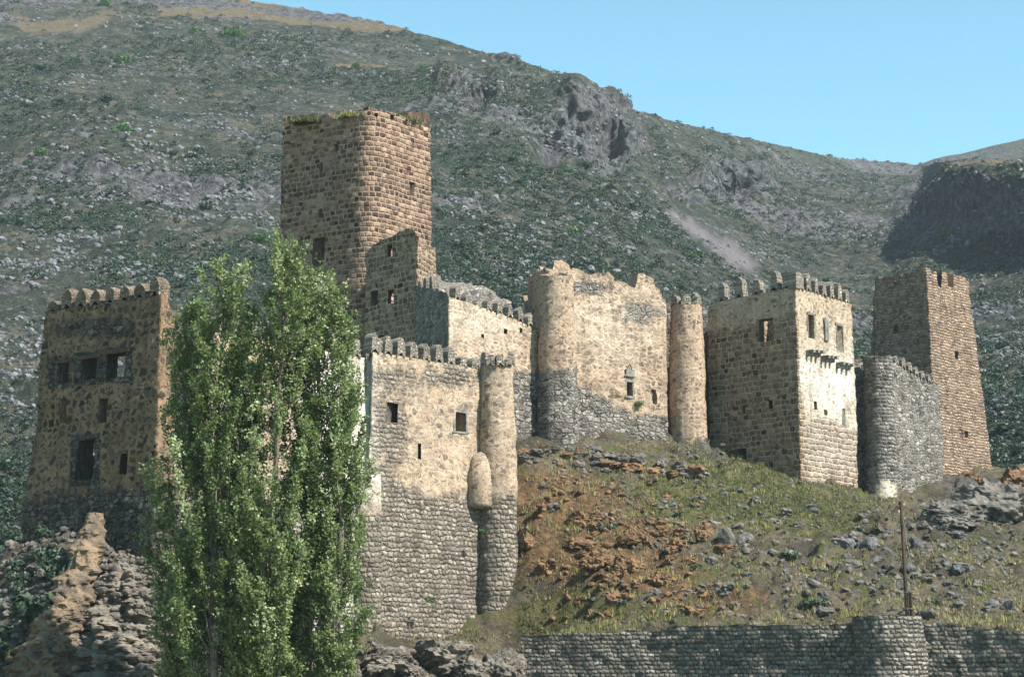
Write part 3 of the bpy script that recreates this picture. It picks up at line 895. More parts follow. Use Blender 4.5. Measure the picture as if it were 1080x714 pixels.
def frame(sh, parent, h, wd=.22, depth=.25, proud=.06, mat=None, name='window_frame', top=True, bottom=True, arch=0.0):
    u0, u1, z0, z1 = h
    mb = MB()
    up = Vector((0, 0, 1))
    def bar(u, z, hu, hz, e):
        o, tx, nx = sh.frame3(u, z)
        j_ = lambda: random.uniform(-.04, .04)
        mb.box(o + nx * (proud + e - depth / 2) + tx * j_() + up * j_(), (tx + up * j_()).normalized(), nx, (up + tx * j_()).normalized(), hu + j_(), depth / 2, hz + j_())
    um, zm = (u0 + u1) / 2, (z0 + z1) / 2
    bar(u0 - wd / 2 + .03, zm, wd / 2, (z1 - z0) / 2, 0)
    bar(u1 + wd / 2 - .03, zm, wd / 2, (z1 - z0) / 2, .004)
    if top:
        bar(um, z1 + wd / 2, (u1 - u0) / 2 + wd, wd / 2, .02)
    if bottom:
        bar(um, z0 - wd / 3, (u1 - u0) / 2 + wd, wd / 3, .03)
    return mb.build(name, mat or M['frame'], parent)

def step_px(*pts):
    """zone as a function of the pixel row border py(px): 1 above, 0 below"""
    X, Yv = [p[0] for p in pts], [p[1] for p in pts]
    return lambda px, py, u, z: sstep(24, -24, py - np.interp(px, X, Yv))

# ---- left tower
t = thing('stone_tower', 'brown square tower on the crag left of the poplars, three lit windows under its battlements', 'tower', (*P2(90, 594, 117), 5.5))
A, B = Vector(P2(20, 590, 120.5)), Vector(P2(161, 600, 114))
e = (B - A).normalized()
nb_ = Vector((-e.y, e.x))
dep = 6.0
Cc, D = B + nb_ * dep, A + nb_ * dep
def lt_top(u, L=(B - A).length):
    if u <= L + .6:
        return 23.0
    if u < L + dep:
        return float(np.interp(u - L, [.6, 1.0, 2.4, 2.6, dep], [23, 22.2, 22.0, 21.0, 20.5]))
    if u < 2 * L + dep:
        return 14.0
    return float(np.interp(u - 2 * L - dep, [0, dep * .75, dep], [14, 15, 23]))
zn = step_px((0, 528), (90, 520), (170, 515))
LH = [(56, 383, 69, 404), (84, 378, 102, 400), (113, 372, 134, 398), (58, 421, 67, 446), (104, 420, 114, 446), (80, 464, 99, 506), (128, 478, 136, 500)]
def lt_zone(px, py, u, z):
    r = zn(px, py, u, z)
    for h in LH[:3] + LH[5:6]:
        d = np.maximum(np.abs(px - (h[0] + h[2]) / 2) - (h[2] - h[0]) / 2, np.abs(py - (h[1] + h[3]) / 2) - (h[3] - h[1]) / 2)
        r = r * sstep(3, 9, d)
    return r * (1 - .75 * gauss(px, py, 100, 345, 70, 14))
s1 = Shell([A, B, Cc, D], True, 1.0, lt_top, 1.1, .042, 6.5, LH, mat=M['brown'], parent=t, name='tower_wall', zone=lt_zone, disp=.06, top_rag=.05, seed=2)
L1 = (B - A).length
merlon_row(s1, t, .0, L1 + .1, 8, .60, 1.35, .95, 'point', M['brownmerlon'], seed=3)
merlon(s1, t, L1 + 2.6, 1.0, 1.3, .9, style='round', seed=9)
for h in s1.holes[:3]:
    o, tx, nx = s1.frame3((h[0] + h[1]) / 2, h[3] + .09)
    mb = MB()
    mb.box(o - nx * .08, tx, nx, Vector((0, 0, 1)), (h[1] - h[0]) / 2 + .28, .16, .11)
    mb.build('lintel', M['wood'], t)

# ---- curtain wall behind the poplars
t = thing('curtain_wall', 'pale battlemented wall running behind the poplars from brown tower to grey bastion', 'castle wall', (*P2(290, 660, 121), 3))
s2 = Shell([(Cc.x - .5, Cc.y - 2.4), P2(384, 665, 126.4)], False, 1.0, 21.0, 1.6, .015, 4, [], mat=M['pale'], parent=t, name='wall_face',
           zone=step_px((150, 540), (400, 520)), white=lambda px, py: sstep(300, 340, px), disp=.06, seed=5)
merlon_row(s2, t, .3, s2.len - .2, 11, .58, 1.35, .85, seed=21)

# ---- grey front bastion with round corner tower
t = thing('stone_bastion', 'tall grey front bastion right of the poplars, round arched merlons over two framed windows', 'bastion', (*P2(450, 668, 129), 3))
Q0, Q1 = Vector(P2(386, 665, 126)), Vector(P2(512, 674, 134))
back = Vector((.03, 1.0))
BH = [(404, 424, 417, 445), (480, 435, 492, 455), (439, 467, 443, 484)]
zf = step_px((380, 500), (400, 505), (450, 520), (505, 525), (560, 520))
def bz(px, py, u, z):
    return zf(px, py, u, z) * (1 - .45 * gauss(px, py, 440, 395, 90, 14)) * (1 - .9 * gauss(px, py, 410, 450, 26, 50)) * (1 - .5 * gauss(px, py, 486, 400, 30, 20))
s3 = Shell([Q0 + Vector((-1.0, 8.0)), Q0, Q1, Q1 + back * 12], False, 0.5, 21.4, 1.5, .008, 3, BH, mat=M['pale'], parent=t, name='bastion_wall', zone=bz,
           white=lambda px, py: gauss(px, py, 384, 450, 14, 110), disp=.07, seed=7)
u0 = s3.cum[1]
merlon_row(s3, t, u0 - .3, u0 + (Q1 - Q0).length - .3, 9, .58, 1.4, .85, seed=31)
merlon_row(s3, t, s3.cum[2] + 1.5, s3.cum[2] + 8, 6, .55, 1.2, .8, 'point', seed=51)
merlon_row(s3, t, .4, 7.5, 5, .6, 1.1, .9, seed=61)
frame(s3, t, s3.holes[1], .2, .3, .0)
# unseen slab added inside the bastion to keep its windows dark
deckp = [Q0 + Vector((.8, 2)), Q1 + Vector((-1.3, 1.2)), Q1 + back * 10 + Vector((-2, 0)), Q0 + Vector((.2, 10))]
mb = MB()
mb.add([(p.x, p.y, 20.0) for p in deckp] + [(p.x, p.y, 19.6) for p in deckp], [(0, 1, 2, 3), (7, 6, 5, 4), (0, 4, 5, 1), (1, 5, 6, 2), (2, 6, 7, 3), (3, 7, 4, 0)])
mb.build('added_deck', M['grey'], t)
tc = W(524, 678, 134.2)
t2 = thing('round_tower', 'slim round corner tower at the right end of the grey front bastion', 'tower', (tc.x, tc.y, 3))
s4 = Shell(circle(tc.x, tc.y, 1.42), True, -.5, [(500, 384), (545, 384)], .5, .011, 3, [], mat=M['pale'], parent=t2, name='tower_wall',
           zone=step_px((500, 520), (560, 528)), disp=.07, res=.2, seed=8)
for k in range(5):
    merlon(s4, t2, s4.len * (.60 + .09 * k), .6, 1.0, .45, style='point' if k > 2 else 'round', seed=k + 70)
deck(s4, t2, s4.top_at(0) - .5, M['grey'])
Shell(circle(Q0.x - .1, Q0.y + .5, 1.05), True, -1, [(360, 500), (420, 500)], .5, .02, 3, [], mat=M['pale'], parent=t, name='buttress', disp=.07, seed=9,
      white=lambda px, py: sstep(560, 500, py) * .8, zone=lambda px, py, u, z: sstep(560, 520, py))
# half-domed latrine turret where tower and wall meet
bc = W(505, 530, 132.7)
zz = [zat(p, 132.7) for p in (536, 534, 530, 515, 503, 494, 486, 479, 474)]
rr = [.1, .95, 1.02, 1.02, 1.0, .93, .78, .52, .02]
n = 18
V, UVs = [], []
for zc, r_ in zip(zz, rr):
    for k in range(n + 1):
        a = 2 * math.pi * k / n
        V.append((bc.x + .1 + r_ * math.cos(a), bc.y + .75 + r_ * math.sin(a), zc))
        UVs.append((r_ * a if r_ > .5 else .8 * a, zc))
Vn = np.array(V)
Vn += .07 * np.stack([vnoise(Vn[:, 0] * 2, Vn[:, 1] * 2, Vn[:, 2] * 2, 3), vnoise(Vn[:, 0] * 2, Vn[:, 1] * 2, Vn[:, 2] * 2, 4), 0 * Vn[:, 0]], -1)
mesh_np('turret', Vn, grid_quads(len(zz), n + 1), M['pale'], t, True, UVs, {'zone': np.full(len(V), .9), 'white': np.zeros(len(V))})

# ---- the keep
t = thing('castle_keep', 'tallest castle tower, brown coursed stone with rounded corner and grass on top', 'keep', (*P2(375, 400, 163), 22))
KL, KC, KR = Vector(P2(289, 400, 165.2)), Vector(P2(390, 400, 159.6)), Vector(P2(456.5, 400, 166.0))
def round_corner(a, b, c, r_, n=7):
    d1, d2 = (a - b).normalized(), (c - b).normalized()
    p0, p1 = b + d1 * r_, b + d2 * r_
    return [((1 - k / n) ** 2) * p0 + 2 * (1 - k / n) * (k / n) * b + ((k / n) ** 2) * p1 for k in range(n + 1)]
KB = KL + (KR - KC)
kp = [KL] + round_corner(KL, KC, KR, 1.9) + [KR, KB]
ktop = [(285, 125), (291, 124), (330, 120), (343, 119), (345, 124), (352, 126), (358, 121), (366, 118), (372, 117), (388, 113), (400, 115), (425, 122), (452, 134), (460, 137)]
def kt(u, S=None):
    return 0
class KShell(Shell):
    def top_at(s, u):
        p, nn = s.at(u)
        if u > s.cum[-2] - .01:
            return float(zat(123, 163.5)) + .2
        if u > s.cum[-3] + .01:
            return float(zat(128, 168)) + .2
        return Shell.top_at(s, u)
KH = [(328, 251, 342, 281), (396, 119, 399.5, 123), (412, 122, 415.5, 126.5), (428, 127, 431, 131.5), (444, 132, 447, 136.5), (352, 152, 356, 160), (336, 172, 340, 182), (336, 221, 340, 230), (433, 193, 438, 207)]
s5 = KShell(kp, True, 15, ktop, 1.4, .008, 22, KH, mat=M['ashlar'], parent=t, name='keep_wall', disp=.05, top_rag=.08, seed=11)
deck(s5, t, 46.2, M['grey'])
# ruined annex leaning on the keep
t = thing('ruined_annex', 'dark ruined building against the keep corner, two small square windows in its shaded side', 'ruin', (*P2(420, 385, 157), 22))
A1, A2, A3 = Vector(P2(383, 385, 158.2)), Vector(P2(440, 385, 153.0)), Vector(P2(460, 385, 158.0))
an_top = [(380, 268), (387, 266), (392, 258), (402, 252), (425, 244), (433, 241), (437, 242), (440, 250), (447, 252), (450, 262)]
AH = [(410, 258, 415, 271), (391, 307, 399, 322), (410, 306, 416, 320), (397, 354, 406, 375)]
s6 = Shell([A1, A2, A3], False, 18, an_top, 1.0, .01, 22, AH, mat=M['square'], parent=t, name='ruin_wall', disp=.09, top_rag=.12,
           zone=lambda px, py, u, z: .35 + 0 * px, seed=13)
bk = A1 + (A3 - A2)
mb = MB()
zf_ = 33.5
mb.add([(A1.x, A1.y + .8, zf_), (A2.x, A2.y + 1, zf_), (A3.x - .5, A3.y, zf_), (bk.x, bk.y, zf_), (A1.x, A1.y + .8, zf_ - .4), (A2.x, A2.y + 1, zf_ - .4), (A3.x - .5, A3.y, zf_ - .4), (bk.x, bk.y, zf_ - .4)],
       [(0, 1, 2, 3), (7, 6, 5, 4), (0, 4, 5, 1), (1, 5, 6, 2), (2, 6, 7, 3), (3, 7, 4, 0)])
mb.build('added_deck', M['grey'], t)  # slab added inside the annex so its windows read dark

# ---- inner wall, lit side, with ruined vault behind it
t = thing('inner_wall', 'tan inner wall below the keep, square merlons along its sloping top', 'castle wall', (*P2(500, 385, 151), 20))
I0, I1, I2 = Vector(P2(437, 378, 149.0)), Vector(P2(473, 380, 143.5)), Vector(P2(575, 470, 150.9))
in_top = [(430, 305), (455, 303), (458, 306), (471, 309), (474, 314), (500, 322), (530, 331), (560, 343), (570, 346)]
IH = [(507, 352, 510, 357), (531, 347, 535, 352), (548, 346, 551, 351)]
zi = step_px((440, 415), (520, 400), (545, 392), (600, 392))
s7 = Shell([I0, I1, I2], False, 14, in_top, 1.2, .008, 18, IH, mat=M['ochre'], parent=t, name='wall_face',
           zone=lambda px, py, u, z: zi(px, py, u, z) * sstep(466, 478, px), white=lambda px, py: .75 * gauss(px, py, 500, 340, 60, 30), disp=.07, top_rag=.06, seed=15)
merlon_row(s7, t, s7.cum[1] + .3, s7.cum[2] - 1.0, 8, .50, 1.25, .7, 'point', seed=81)
merlon_row(s7, t, .1, s7.cum[1] * .55, 3, .55, 1.3, .8, 'point', seed=91)
t = thing('ruined_vault', 'grey rubble back of a fallen vault above the tan inner wall', 'ruin', (*P2(505, 330, 160), 27))
nu, nv = 60, 40
U, Vv = np.meshgrid(np.linspace(0, 1, nu), np.linspace(0, 1, nv))
pxm = 452 + U * 112
crest = np.interp(pxm, [452, 460, 490, 520, 550, 564], [300, 297, 300, 308, 328, 352])
Yc = 156 + U * 6
zc = np.vectorize(zat)(crest, Yc)
Xc = (pxm - 540) / F * Yc * 1.01
ang = np.pi * Vv
hh = np.sin(ang) ** .7
X_, Y_, Z_ = Xc - .6 * np.cos(ang), Yc - 4.0 * np.cos(ang), 24 + (zc - 24) * hh
nz_ = .25 * fbm(X_ / 1.0, Y_ / 1.0, Z_ / 1.0, 4, 44)
mesh_np('vault_shell', np.stack([X_, Y_, Z_ + nz_], -1).reshape(-1, 3), grid_quads(nv, nu), M['grey'], t, True, np.stack([U * 12, Vv * 10], -1).reshape(-1, 2),
        {'zone': np.zeros(nu * nv), 'white': np.zeros(nu * nv)})

# ---- middle block
t = thing('palace_wall', 'broad sunlit palace wall with ragged top, between two round towers', 'castle wall', (*P2(650, 475, 154), 18))
P0, P1, P2_, P3 = Vector(P2(553, 465, 163.0)), Vector(P2(578, 465, 151.2)), Vector(P2(706, 481, 157.6)), Vector(P2(700, 470, 170))
pt = [(545, 292), (552, 291), (553, 317), (556, 318), (557, 291), (566, 286), (567, 284), (583, 283), (584, 275), (592, 275), (593, 280), (605, 281), (615, 285), (638, 293), (640, 288), (647, 291), (649, 297), (670, 303), (672, 303), (673, 287), (680, 286), (690, 291),
      (691, 301), (697, 306), (699, 315), (703, 318), (712, 322)]
PH = [(661, 403, 667, 418), (688, 411, 693, 426)]
zp = step_px((540, 395), (600, 400), (650, 432), (710, 440))
def pz(px, py, u, z):
    return zp(px, py, u, z) * (1 - .95 * gauss(px, py, 620, 303, 26, 10)) * (1 - .8 * gauss(px, py, 675, 330, 30, 14))
s8 = Shell([P0, P1, P2_, P3], False, 13, pt, 1.1, .006, 18, PH, mat=M['ochre'], parent=t, name='wall_face', zone=pz, white=lambda px, py: .5 * gauss(px, py, 640, 345, 60, 40), disp=.09, top_rag=.2, seed=17)
frame(s8, t, s8.holes[0], .2, .3, .03)
hm = s8.holes[0]
o, tx, nx = s8.frame3((hm[0] + hm[1]) / 2, hm[3] + .75)
mb = MB()
mb.box(o + nx * .05, tx, nx, Vector((0, 0, 1)), .42, .1, .3)
mb.tube([o + nx * .05 + tx * .5 - Vector((0, 0, .3)), o + nx * .05 + Vector((0, 0, .75)), o + nx * .05 - tx * .5 - Vector((0, 0, .3))], .07)
mb.build('window_hood', M['frame'], t)
mb = MB()
zr = 29.6
bkp = [P1 + Vector((.6, 1.2)), P2_ + Vector((-.8, 1)), P3 + Vector((-1, 0)), P0 + Vector((1, 0))]
mb.add([(p.x, p.y, zr) for p in bkp] + [(p.x, p.y, zr - .4) for p in bkp], [(0, 1, 2, 3), (7, 6, 5, 4), (0, 4, 5, 1), (1, 5, 6, 2), (2, 6, 7, 3), (3, 7, 4, 0)])
mb.build('added_deck', M['grey'], t)  # slab added behind the palace wall, shading its window openings
tc = W(588, 466, 150.4)
t = thing('round_tower', 'plastered round tower at the left end of the sunlit palace wall, grey rubble foot', 'tower', (tc.x, tc.y, 18))
s9 = Shell(circle(tc.x, tc.y, 1.72), True, 13, [(560, 290), (610, 290)], .5, .024, 18, [], mat=M['ochre'], parent=t, name='tower_wall', zone=step_px((560, 392), (612, 388)), disp=.06, res=.2, seed=19)
deck(s9, t, s9.top_at(0) - .25, M['grey'])

# ---- slim round tower in the middle
tc = W(726, 487, 160.0)
t = thing('round_tower', 'free rising orange round tower with two merlons, between palace wall and square tower', 'tower', (tc.x, tc.y, 17))
s10 = Shell(circle(tc.x, tc.y, 1.78), True, 12, [(690, 320), (760, 320)], .5, .034, 17, [], mat=M['ochre'], parent=t, name='tower_wall',
            zone=step_px((700, 462), (750, 466)), disp=.05, res=.2, seed=23)
deck(s10, t, s10.top_at(0) - .3, M['grey'])
for k, uu in enumerate((.60, .745, .9, .1)):
    merlon(s10, t, s10.len * uu, .75, .95, .5, seed=k + 110)
# the darker wall that links it to the square tower
t = thing('linking_wall', 'narrow shaded wall between orange round tower and square tower', 'castle wall', (*P2(744, 485, 160), 17))
Shell([P2(700, 480, 164.5), P2(760, 484, 163.5)], False, 12, [(690, 318), (728, 320), (745, 326), (770, 326)], 1.0, .005, 17, [], mat=M['grey'], parent=t, name='wall_face', disp=.07, top_rag=.1, seed=25)

# ---- square tower
t = thing('stone_tower', 'square tower with rounded merlons and a bright whitewashed right face', 'tower', (*P2(840, 512, 157), 15.5))
SC, SL, SR = Vector(P2(845, 512, 155)), Vector(P2(748, 490, 161.6)), Vector(P2(906, 515, 162.0))
SB = SL + (SR - SC)
st_top = [(740, 325), (757, 318), (838, 302), (900, 321), (910, 324)]
SH = [(801, 336, 816, 360), (782, 428, 786, 437), (811, 422, 815, 431), (773, 473, 787, 489), (852, 332, 858.5, 357), (883, 344, 889, 371), (858.5, 423, 861.5, 432), (869, 432, 872, 438), (888, 431, 891, 449)]
class SShell(Shell):
    def top_at(s, u):
        if u > s.cum[2] + .01:
            return 31.0
        return Shell.top_at(s, u)
zs_l = step_px((740, 330), (838, 312), (839, 505), (900, 505))
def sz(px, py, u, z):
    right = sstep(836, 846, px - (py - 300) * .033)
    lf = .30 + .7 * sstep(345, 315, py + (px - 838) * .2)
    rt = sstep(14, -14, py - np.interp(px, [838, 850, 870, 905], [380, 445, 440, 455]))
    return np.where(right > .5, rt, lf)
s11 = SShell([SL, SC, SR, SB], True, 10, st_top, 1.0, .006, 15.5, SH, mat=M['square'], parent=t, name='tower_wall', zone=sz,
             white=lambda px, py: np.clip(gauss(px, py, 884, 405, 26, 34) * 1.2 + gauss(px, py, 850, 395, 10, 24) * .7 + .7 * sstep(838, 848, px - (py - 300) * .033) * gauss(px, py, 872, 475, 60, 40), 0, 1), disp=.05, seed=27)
ul = s11.cum[1]
merlon_row(s11, t, .6, ul - 1.3, 4, .46, 1.75, .7, seed=121)
merlon(s11, t, ul - .62, 1.3, 1.35, .8, style='block', seed=130)
merlon(s11, t, ul + .62, 1.2, 1.35, .8, style='block', seed=131)
merlon_row(s11, t, ul + 1.4, s11.cum[2] - .1, 6, .52, 1.5, .8, seed=132)
merlon_row(s11, t, s11.cum[2] + .3, s11.cum[3], 5, .5, 1.5, .8, seed=150)
deck(s11, t, 25.0, M['grey'])
# blocked relief window and the stone brackets of a lost balcony
def on(sh, px, py):
    h = sh.ray(px, py)
    return sh.frame3(h[1], h[2])
o, tx, nx = on(s11, 871, 346)
mb = MB()
mb.box(o + nx * .02 - Vector((0, 0, .35)), tx, nx, Vector((0, 0, 1)), .30, .12, .75)
nseg = 10
V = [o + nx * .15 + Vector((0, 0, .55))] + [o + nx * .14 + tx * (.38 * math.cos(2 * math.pi * k / nseg)) + Vector((0, 0, .55 + .38 * math.sin(2 * math.pi * k / nseg))) for k in range(nseg)] \
    + [o - nx * .1 + tx * (.38 * math.cos(2 * math.pi * k / nseg)) + Vector((0, 0, .55 + .38 * math.sin(2 * math.pi * k / nseg))) for k in range(nseg)]
mb.add(V, [(1 + k, nseg + 1 + k, nseg + 1 + (k + 1) % nseg, 1 + (k + 1) % nseg) for k in range(nseg)], [(0, 1 + k, 1 + (k + 1) % nseg) for k in range(nseg)])
mb.build('blocked_window', M['frame'], t)
for (bx_, by_) in ((850.5, 371), (855.5, 371.5), (860.5, 372), (866.5, 377), (871, 377.5), (875.5, 378), (882.5, 384), (887.5, 385), (892.5, 386)):
    o, tx, nx = on(s11, bx_, by_)
    mb = MB()
    mb.box(o + nx * .30, tx, nx, Vector((0, 0, 1)), .13, .45, .12)
    mb.box(o + nx * .12 - Vector((0, 0, .26)), tx, nx, Vector((0, 0, 1)), .12, .27, .13)
    mb.build('corbel', M['frame'], t)
for h in s11.holes[4:6]:
    frame(s11, t, h, .2, .3, .03, M['merlon'], bottom=False)

# ---- low wall and half round turret to the right
t = thing('recessed_wall', 'short grey rubble wall tucked right of the whitewashed tower face', 'castle wall', (*P2(910, 522, 164), 15.5))
Shell([P2(898, 518, 163.5), P2(925, 524, 165.5)], False, 9, [(890, 378), (930, 378)], 1.0, .005, 15, [], mat=M['grey'], parent=t, name='wall_face', disp=.07, top_rag=.1, seed=29)
tc = W(931, 532, 163)
t = thing('round_tower', 'low grey round turret with a pale plaster patch at its foot, beside the battlemented wall', 'tower', (tc.x, tc.y, 15))
s12 = Shell(circle(tc.x, tc.y, 1.32), True, 9, [(900, 376), (960, 376)], .5, .004, 15, [], mat=M['greycourse'], parent=t, name='tower_wall', disp=.07, res=.2, seed=31,
            zone=lambda px, py, u, z: gauss(px, py, 935, 518, 12, 12) * 1.5, white=lambda px, py: gauss(px, py, 936, 520, 9, 9) * .6)
deck(s12, t, s12.top_at(0) - .2, M['grey'])
t = thing('battlemented_wall', 'grey rubble wall with small pointed merlons in front of the farthest right tower', 'castle wall', (*P2(965, 520, 166), 15))
s13 = Shell([P2(938, 526, 164.6), P2(996, 520, 168.6)], False, 9, [(930, 378), (940, 381), (985, 405), (1000, 411)], .9, .005, 15, [], mat=M['grey'], parent=t, name='wall_face', disp=.08, seed=33)
merlon_row(s13, t, .35, s13.len - .9, 7, .55, 1.05, .7, 'point', seed=161)

# ---- right tower
t = thing('stone_tower', 'dark tapering tower with a broken crown, farthest right in the castle', 'tower', (*P2(985, 512, 175), 16))
RC, RL, RR = Vector(P2(991, 516, 172)), Vector(P2(911, 505, 177.0)), Vector(P2(1048, 503, 179.0))
RB = RL + (RR - RC)
rt = [(905, 294), (921, 292), (930, 293), (948, 289), (951, 290), (968, 284), (975, 282), (981, 281), (983, 286), (989, 287), (988, 287), (989, 301), (993, 303), (994, 288), (999, 287), (1000, 301), (1006, 304), (1007, 290), (1014, 290), (1020, 295), (1030, 300)]
class RShell(Shell):
    def top_at(s, u):
        if u > s.cum[2] + .01:
            return float(35.2 + .6 * math.sin(u * 2.1))
        p, nn = s.at(u)
        q = p - nn * s.batter * 20
        z = 36.0
        for _ in range(3):
            px, _y = proj(q.x, q.y, z)
            z = zat(np.interp(px, [a[0] for a in rt], [a[1] for a in rt]), q.y)
        return float(z)
RH = [(939, 343, 945, 351), (1008, 371, 1013, 378), (1018, 455, 1022, 461)]
s14 = RShell([RL, RC, RR, RB], True, 10, None, 1.1, .052, 16, RH, mat=M['tower'], parent=t, name='tower_wall', disp=.07, top_rag=.16, seed=35)
deck(s14, t, 33.6, M['grey'])

# ---- dry stone retaining wall in front
t = thing('retaining_wall', 'dark dry stone wall along the foot of the slope, left of the bastion bulge', 'stone wall', (*P2(730, 700, 116), 0))
wt1 = [(545, 671), (560, 668), (640, 667), (700, 665), (705, 660), (830, 659), (870, 660), (908, 655), (915, 655)]
s15 = Shell([P2(549, 690, 119.2), P2(720, 690, 115.6), P2(912, 690, 110.2)], False, -4, wt1, .8, .03, 2, [], mat=M['drystone'], parent=t, name='wall_face', disp=.09, res=.17, top_rag=.05, seed=37)
t = thing('retaining_wall', 'dark dry stone wall along the foot of the slope, right of the utility pole', 'stone wall', (*P2(1050, 700, 107.5), 0))
s16 = Shell([P2(966, 690, 109.2), P2(1085, 690, 106.6), P2(1300, 690, 101.0)], False, -4, [(960, 655), (1000, 658), (1080, 667), (1300, 672)], .8, .03, 2, [], mat=M['drystone'], parent=t, name='wall_face', disp=.09, res=.17, top_rag=.05, seed=39)
bcn = Vector(P2(938, 690, 109.6))
t = thing('wall_bastion', 'rounded dry stone bulge of the roadside wall under the utility pole', 'bastion', (bcn.x, bcn.y, 0))
s17 = Shell(circle(bcn.x, bcn.y, 1.95, 20), True, -4, [(900, 650), (930, 649), (975, 650)], .6, .035, 2, [], mat=M['drystone'], parent=t, name='wall_face', disp=.09, res=.17, top_rag=.04, seed=41)
deck(s17, t, s17.top_at(0) - .08, M['drystone'], 'cap_stones')

# ------------------------------------------------------------------ rocks
def ico(sub):
    import bmesh
    bm = bmesh.new()
    bmesh.ops.create_icosphere(bm, subdivisions=sub, radius=1)
    V = np.array([v.co[:] for v in bm.verts])
    T = np.array([[v.index for v in f.verts] for f in bm.faces])
    bm.free()
    return V, T
ICO = {k: ico(k) for k in (1, 2, 3, 4, 5)}
def rock_verts(sub, seed, planes=13, rough=.08, sx=(1, 1, 1)):
    r_ = np.random.default_rng(seed)
    V, T = ICO[sub]
    nrm = r_.normal(size=(planes, 3))
    nrm /= np.linalg.norm(nrm, axis=1)[:, None]
    d = r_.uniform(.62, 1.0, planes)
    dt = V @ nrm.T
    rad = np.where(dt > .05, d[None] / np.maximum(dt, .05), 9).min(1)
    rad = np.minimum(rad, 1.15)
    V = V * rad[:, None]
    V = V * (1 + rough * fbm(V[:, 0] * 3 + seed, V[:, 1] * 3, V[:, 2] * 3, 3, seed))[:, None]
    return V * np.array(sx), T
def rock_mesh(name, sub, seed, mat, **k):
    V, T = rock_verts(sub, seed, **k)
    o = mesh_np(name, V, None, mat, smooth=False, T=T)
    col.objects.unlink(o)
    return o.data
def place(name, me, loc, sc, rot, label, cat, group=None):
    o = bpy.data.objects.new(name, me)
    col.objects.link(o)
    o.location, o.scale, o.rotation_euler = loc, sc, rot
    tag(o, label, cat, group)
    return o
def on_ground(px, py):
    """first point of the castle hill on this pixel's ray"""
    d = W(px, py, 1.0)
    Ys = np.arange(100, 185, .5)
    z = ground(d.x * Ys, Ys)[0]
    k = np.nonzero(z > d.z * Ys)[0]
    Yh = Ys[k[0]] if len(k) else 150
    return Vector((d.x * Yh, Yh, float(d.z * Yh)))

grey_rocks = [rock_mesh('boulder', 3, 100 + k, M['rock']) for k in range(6)]
dark_rocks = [rock_mesh('boulder', 3, 120 + k, M['darkrock']) for k in range(4)]
red_rocks = [rock_mesh('boulder', 3, 140 + k, M['redrock'], rough=.25, planes=18) for k in range(5)]
named = [(888, 578, 13, 11, 1, 'largest bluish boulder on the slope under the low round turret'), (917, 578, 9, 10, 1, 'dark upright boulder just right of the largest bluish boulder'),
         (964, 577, 11, 8, 1, 'pale topped boulder right behind the utility pole'), (975, 584, 7, 5, 1, 'small dark boulder close behind the utility pole, on its right'),
         (765, 570, 10, 11, 0, 'dark angular boulder alone in the middle of the grassy slope'), (787, 572, 12, 9, 0, 'squat grey boulder right of the dark angular one on the slope'),
         (1045, 640, 8, 6, 1, 'rounded grey boulder above the right end of the roadside wall'), (1064, 640, 7, 8, 1, 'dark boulder near the right frame edge above the roadside wall'),
         (935, 586, 9, 6, 0, 'flat grey stone left of the utility pole')]
for k, (px, py, rx, ry, dk, lab) in enumerate(named):
    p = on_ground(px, py)
    s_ = p.y / F
    place('boulder', (dark_rocks if dk else grey_rocks)[k % 4], p + Vector((0, 0, .1)), (rx * s_, rx * s_ * .9, ry * s_ * 1.1), (random.uniform(-.3, .3), random.uniform(-.3, .3), random.uniform(0, 6)), lab, 'boulder')
# large outcrops
def outcrop(px, py, rx, ry, seed, mat, lab, dY=0, depth=None, sub=5, lean=0.0, rough=.07):
    p = on_ground(px, py + ry * .5)
    Y = p.y + dY
    s_ = Y / F
    V, T = rock_verts(sub, seed, 22, rough)
    w1, w2, wr = worley(V[:, 0] * 2.2 + V[:, 1] * .9 + seed, V[:, 2] * 3.2 + V[:, 1] * 1.3, seed)
    x1, x2, xr = worley(V[:, 0] * 5.2 - V[:, 1] * 2 + seed, V[:, 2] * 7 + V[:, 1] * 3, seed + 1)
    V = V * (1 + .30 * (wr - .5) * sstep(0, .12, w2 - w1) - .10 * sstep(.16, 0, w2 - w1) + .12 * (xr - .5) * sstep(0, .15, x2 - x1) + .05 * fbm(V[:, 0] * 9, V[:, 1] * 9, V[:, 2] * 9, 3, seed))[:, None]
    c = W(px, py, Y)
    V = V * np.array([rx * s_, (depth or rx * .8) * s_, ry * s_ * 1.05])
    V[:, 0] += lean * V[:, 2]
    o = mesh_np('rock_outcrop', V, None, mat, smooth=False, T=T)
    o.location = c
    return tag(o, lab, 'rock')
outcrop(1052, 538, 52, 36, 301, M['rock'], 'big layered rock outcrop below the farthest right tower', 2)
outcrop(1000, 548, 36, 20, 302, M['rock'], 'low dark rock at the left foot of the layered outcrop', 0)
outcrop(1075, 514, 26, 22, 303, M['redrock'], 'rusty knob of rock on top of the layered outcrop', 6)
outcrop(1022, 516, 24, 20, 304, M['redrock'], 'brown rock against the foot of the farthest right tower', 6)
for k in range(26):
    px_ = 548 + k * 7.6 + random.uniform(-4, 4)
    py_ = np.interp(px_, [545, 600, 700, 760], [474, 474, 489, 500]) + random.uniform(-2, 12)
    o = outcrop(px_, py_, random.uniform(6, 15), random.uniform(4, 8), 330 + k, M['rock' if k % 3 else 'redrock'], 'low broken rock along the foot of the palace wall', 0, sub=4)
    o['group'] = 'rocks at the foot of the palace wall'
